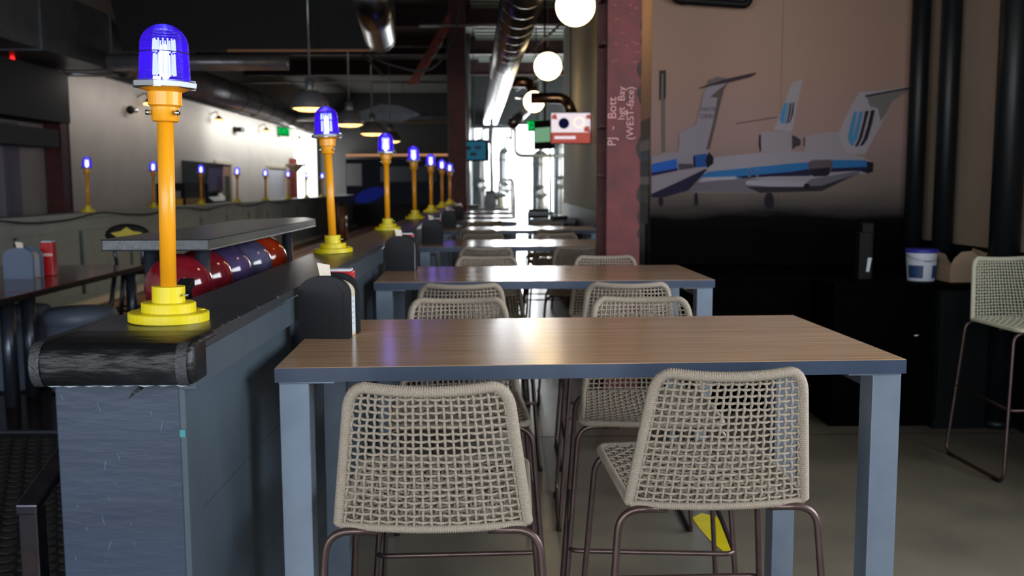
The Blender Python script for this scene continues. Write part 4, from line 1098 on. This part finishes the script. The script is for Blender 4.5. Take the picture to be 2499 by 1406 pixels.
decal([Z1(0, 935), Z1(240, 885), Z1(250, 985), Z1(0, 1050)], '2a60b8', 9, 'blue_stripe')
decal([Z1(0, 1020), Z1(250, 975), Z1(250, 1000), Z1(0, 1052)], '221e48', 10, 'navy_stripe')
decal([Z1(400, 850), Z1(530, 835), Z1(540, 960), Z1(410, 970)], '264f94', 9, 'blue_stripe')
decal([Z1(250, 860), Z1(395, 850), Z1(400, 960), Z1(260, 990)], '8f8790', 10, 'engine_pod')
decal([Z1(255, 930), Z1(395, 935), Z1(400, 975), Z1(260, 995)], '4c4350', 11, 'engine_pod_shade_print')
decal([Z1(395, 870), Z1(412, 852), Z1(422, 960), Z1(402, 972)], '1c1826', 11, 'engine_inlet')
decal([Z1(545, 815), Z1(590, 870), Z1(588, 930), Z1(530, 975), Z1(515, 900)], '15121a', 12, 'tail_cone')
decal([Z1(510, 985), Z1(530, 990), Z1(350, 1190), Z1(120, 1258), Z1(0, 1258), Z1(0, 1225), Z1(250, 1110)], '241e38', 10, 'belly_print')
for s_, p in (('N479U', Z1(540, 412)), ('GRBU', Z1(540, 478))):
    x, z = M(*p); text('727U' if 0 else s_[:4], .048, mat('print_5a5054', '5a5054', .7), (x, 7.188, z), (PI/2, 0, 0), mur, 'registration', .0003)
# side strip of the mural around the corner
for z0, z1, c in ((1.2, 1.36, '15141a'), (1.36, 1.45, '4c4744'), (1.45, 1.5, '17161a'), (1.5, 1.56, '8f8c92'), (1.56, 1.68, '1c1a20'), (1.68, 1.76, '28526a'), (1.76, 1.84, '8a8484'), (1.84, 2.0, '4d4642')):
    MB().box(1.152, 1.156, 7.3, 8.05, z0, z1).build('hangar_band', mat('print_'+c, c, .7, spec=.2), mur)

# ------------------------------------------------------------------ right: pipes, cabinets, bucket, carton
for k, (x, yv, r_) in enumerate(((3.08, 7.05, .066), (3.10, 6.62, .068), (3.09, 5.78, .088))):
    t = thing('vertical_pipe', ['charcoal vertical pipe right beside the mural', 'charcoal vertical pipe, middle of three', 'widest charcoal vertical pipe, by the right edge'][k], 'pipe', (x, yv, 0), 0, 'charcoal pipes on the right wall')
    MB().lathe([(r_, 0), (r_, CZ)], 28).build('pipe_body', m_pipe, t)
    MB().lathe([(r_+.01, 0), (r_+.01, .05)], 28).build('pipe_collar', m_pipe, t)
    MB().box(-.02, .12, -.02, .02, 3.3, 3.33).build('pipe_clip', m_pipe, t)


def cabinet(label, x0, x1, y0, h, m_, knob=True):
    t = thing('low_cabinet', label, 'cabinet', (0, 0, 0), 0, 'black cabinets below the mural')
    MB().box(x0, x1, y0+.02, 7.18, 0, h-.03).build('cabinet_body', m_, t)
    MB().box(x0-.005, x1+.005, y0, 7.19, h-.03, h).build('cabinet_top', m_cab, t)
    n = max(1, round((x1-x0)/.5)); w_ = (x1-x0)/n
    for i in range(n):
        d = MB().box(x0+i*w_+.006, x0+(i+1)*w_-.006, y0, y0+.02, .07, h-.04).build('door', m_, t)
        if knob:
            MB().tube([(x0+(i+1)*w_-.06, y0, .58), (x0+(i+1)*w_-.06, y0-.03, .58), (x0+(i+1)*w_-.12, y0-.035, .575)], .006, 8).build('handle', m_chrome, d)
    return t


cabinet('black low unit added for the shade under the mural', 1.30, 2.05, 6.15, .9, m_cab, False)  # black unit put where there is only under-lit shade
cabinet('black low cabinet with a chrome lever handle', 2.06, 2.66, 5.78, .89, m_cab)
cabinet('dark teal low cabinet beside the right wall', 2.67, 2.985, 5.70, .89, m_cabt, False)
t = thing('plastic_pail', 'white plastic pail with a blue lid and navy label', 'bucket', (2.68, 5.99, .89))
MB().lathe([(.080, 0), (.082, .005), (.094, .175), (.094, .18)], 36).build('pail_body', m_pail, t)
MB().lathe([(.098, .178), (.100, .182), (.100, .196), (.094, .202)], 36).build('lid', m_paill, t)
vs = []; n = 30
for z in (.02, .10):
    rr_ = .0825+.012*z/.175+.0006
    for k in range(n+1):
        a = PI+.15+(PI-.3)*k/n; vs.append((rr_*math.cos(a), rr_*math.sin(a), z))
lb = MB().add([v for v in vs], [(k, k+1, n+2+k, n+1+k) for k in range(n) if not 11 < k < 19], True); lb.build('label_band', m_pailb, t)
MB().tube([(.1*math.cos(a), .1*math.sin(a)-.004, .165-.035*math.sin(-a)) for a in np.linspace(-PI, 0, 20)], .002, 6).build('bail_handle', m_cast, t)
MB().box(-.025, .025, -.0945, -.0925, .125, .13).build('print_line', m_blackm, t)
t = thing('open_carton', 'torn open cardboard carton beside the pail', 'box', (2.89, 5.93, .89), .05)
MB().box(-.10, .10, -.09, .09, 0, .11).build('carton_body', m_card, t, bevel=.004)
MB().prism([(-.10, .11), (.10, .11), (.075, .165), (.03, .195), (-.035, .19), (-.08, .15)], .004, 'y', -.09).build('front_flap', m_card, t)
MB().add([(-.10, -.09, .11), (-.10, .09, .11), (-.14, .09, .19), (-.14, -.09, .18)], [(0, 1, 2, 3), (3, 2, 1, 0)]).build('side_flap', m_card, t)
MB().add([(.10, -.09, .11), (.10, .09, .11), (.135, .09, .2), (.13, -.09, .18)], [(0, 1, 2, 3), (3, 2, 1, 0)]).build('side_flap', m_card, t)
t = thing('card_terminal', 'black upright terminal with a white slip on the dark cabinet', 'terminal', (2.36, 6.1, .89))
MB().box(-.05, .03, -.04, .04, 0, .30).build('terminal_body', m_blackm, t, bevel=.005); MB().box(-.02, .055, .0, .05, 0, .36).build('terminal_back', m_blackm, t, bevel=.005)
MB().add([(-.005, -.045, .05), (.015, -.045, .05), (.03, -.044, .14), (.005, -.044, .14)], [(0, 1, 2, 3)]).build('paper_slip', m_label, t)
for k, (yc, ln) in enumerate(((16.8, 6.6), (25.4, 10.2))):  # housings added to go with the fill lights on the left wall
    t = thing('fill_housing', ['added housing for the left wall fill light, nearer', 'added housing for the left wall fill light, farther'][k], 'lamp', (-5.33, yc, 2.985))
    MB().box(-.04, .03, -ln/2, ln/2, 0, .03).build('housing', m_galvd, t)
    for q in (-.4, .4): MB().box(-.012, -.006, q*ln-.01, q*ln+.01, .03, .06).build('bracket', m_galvd, t)
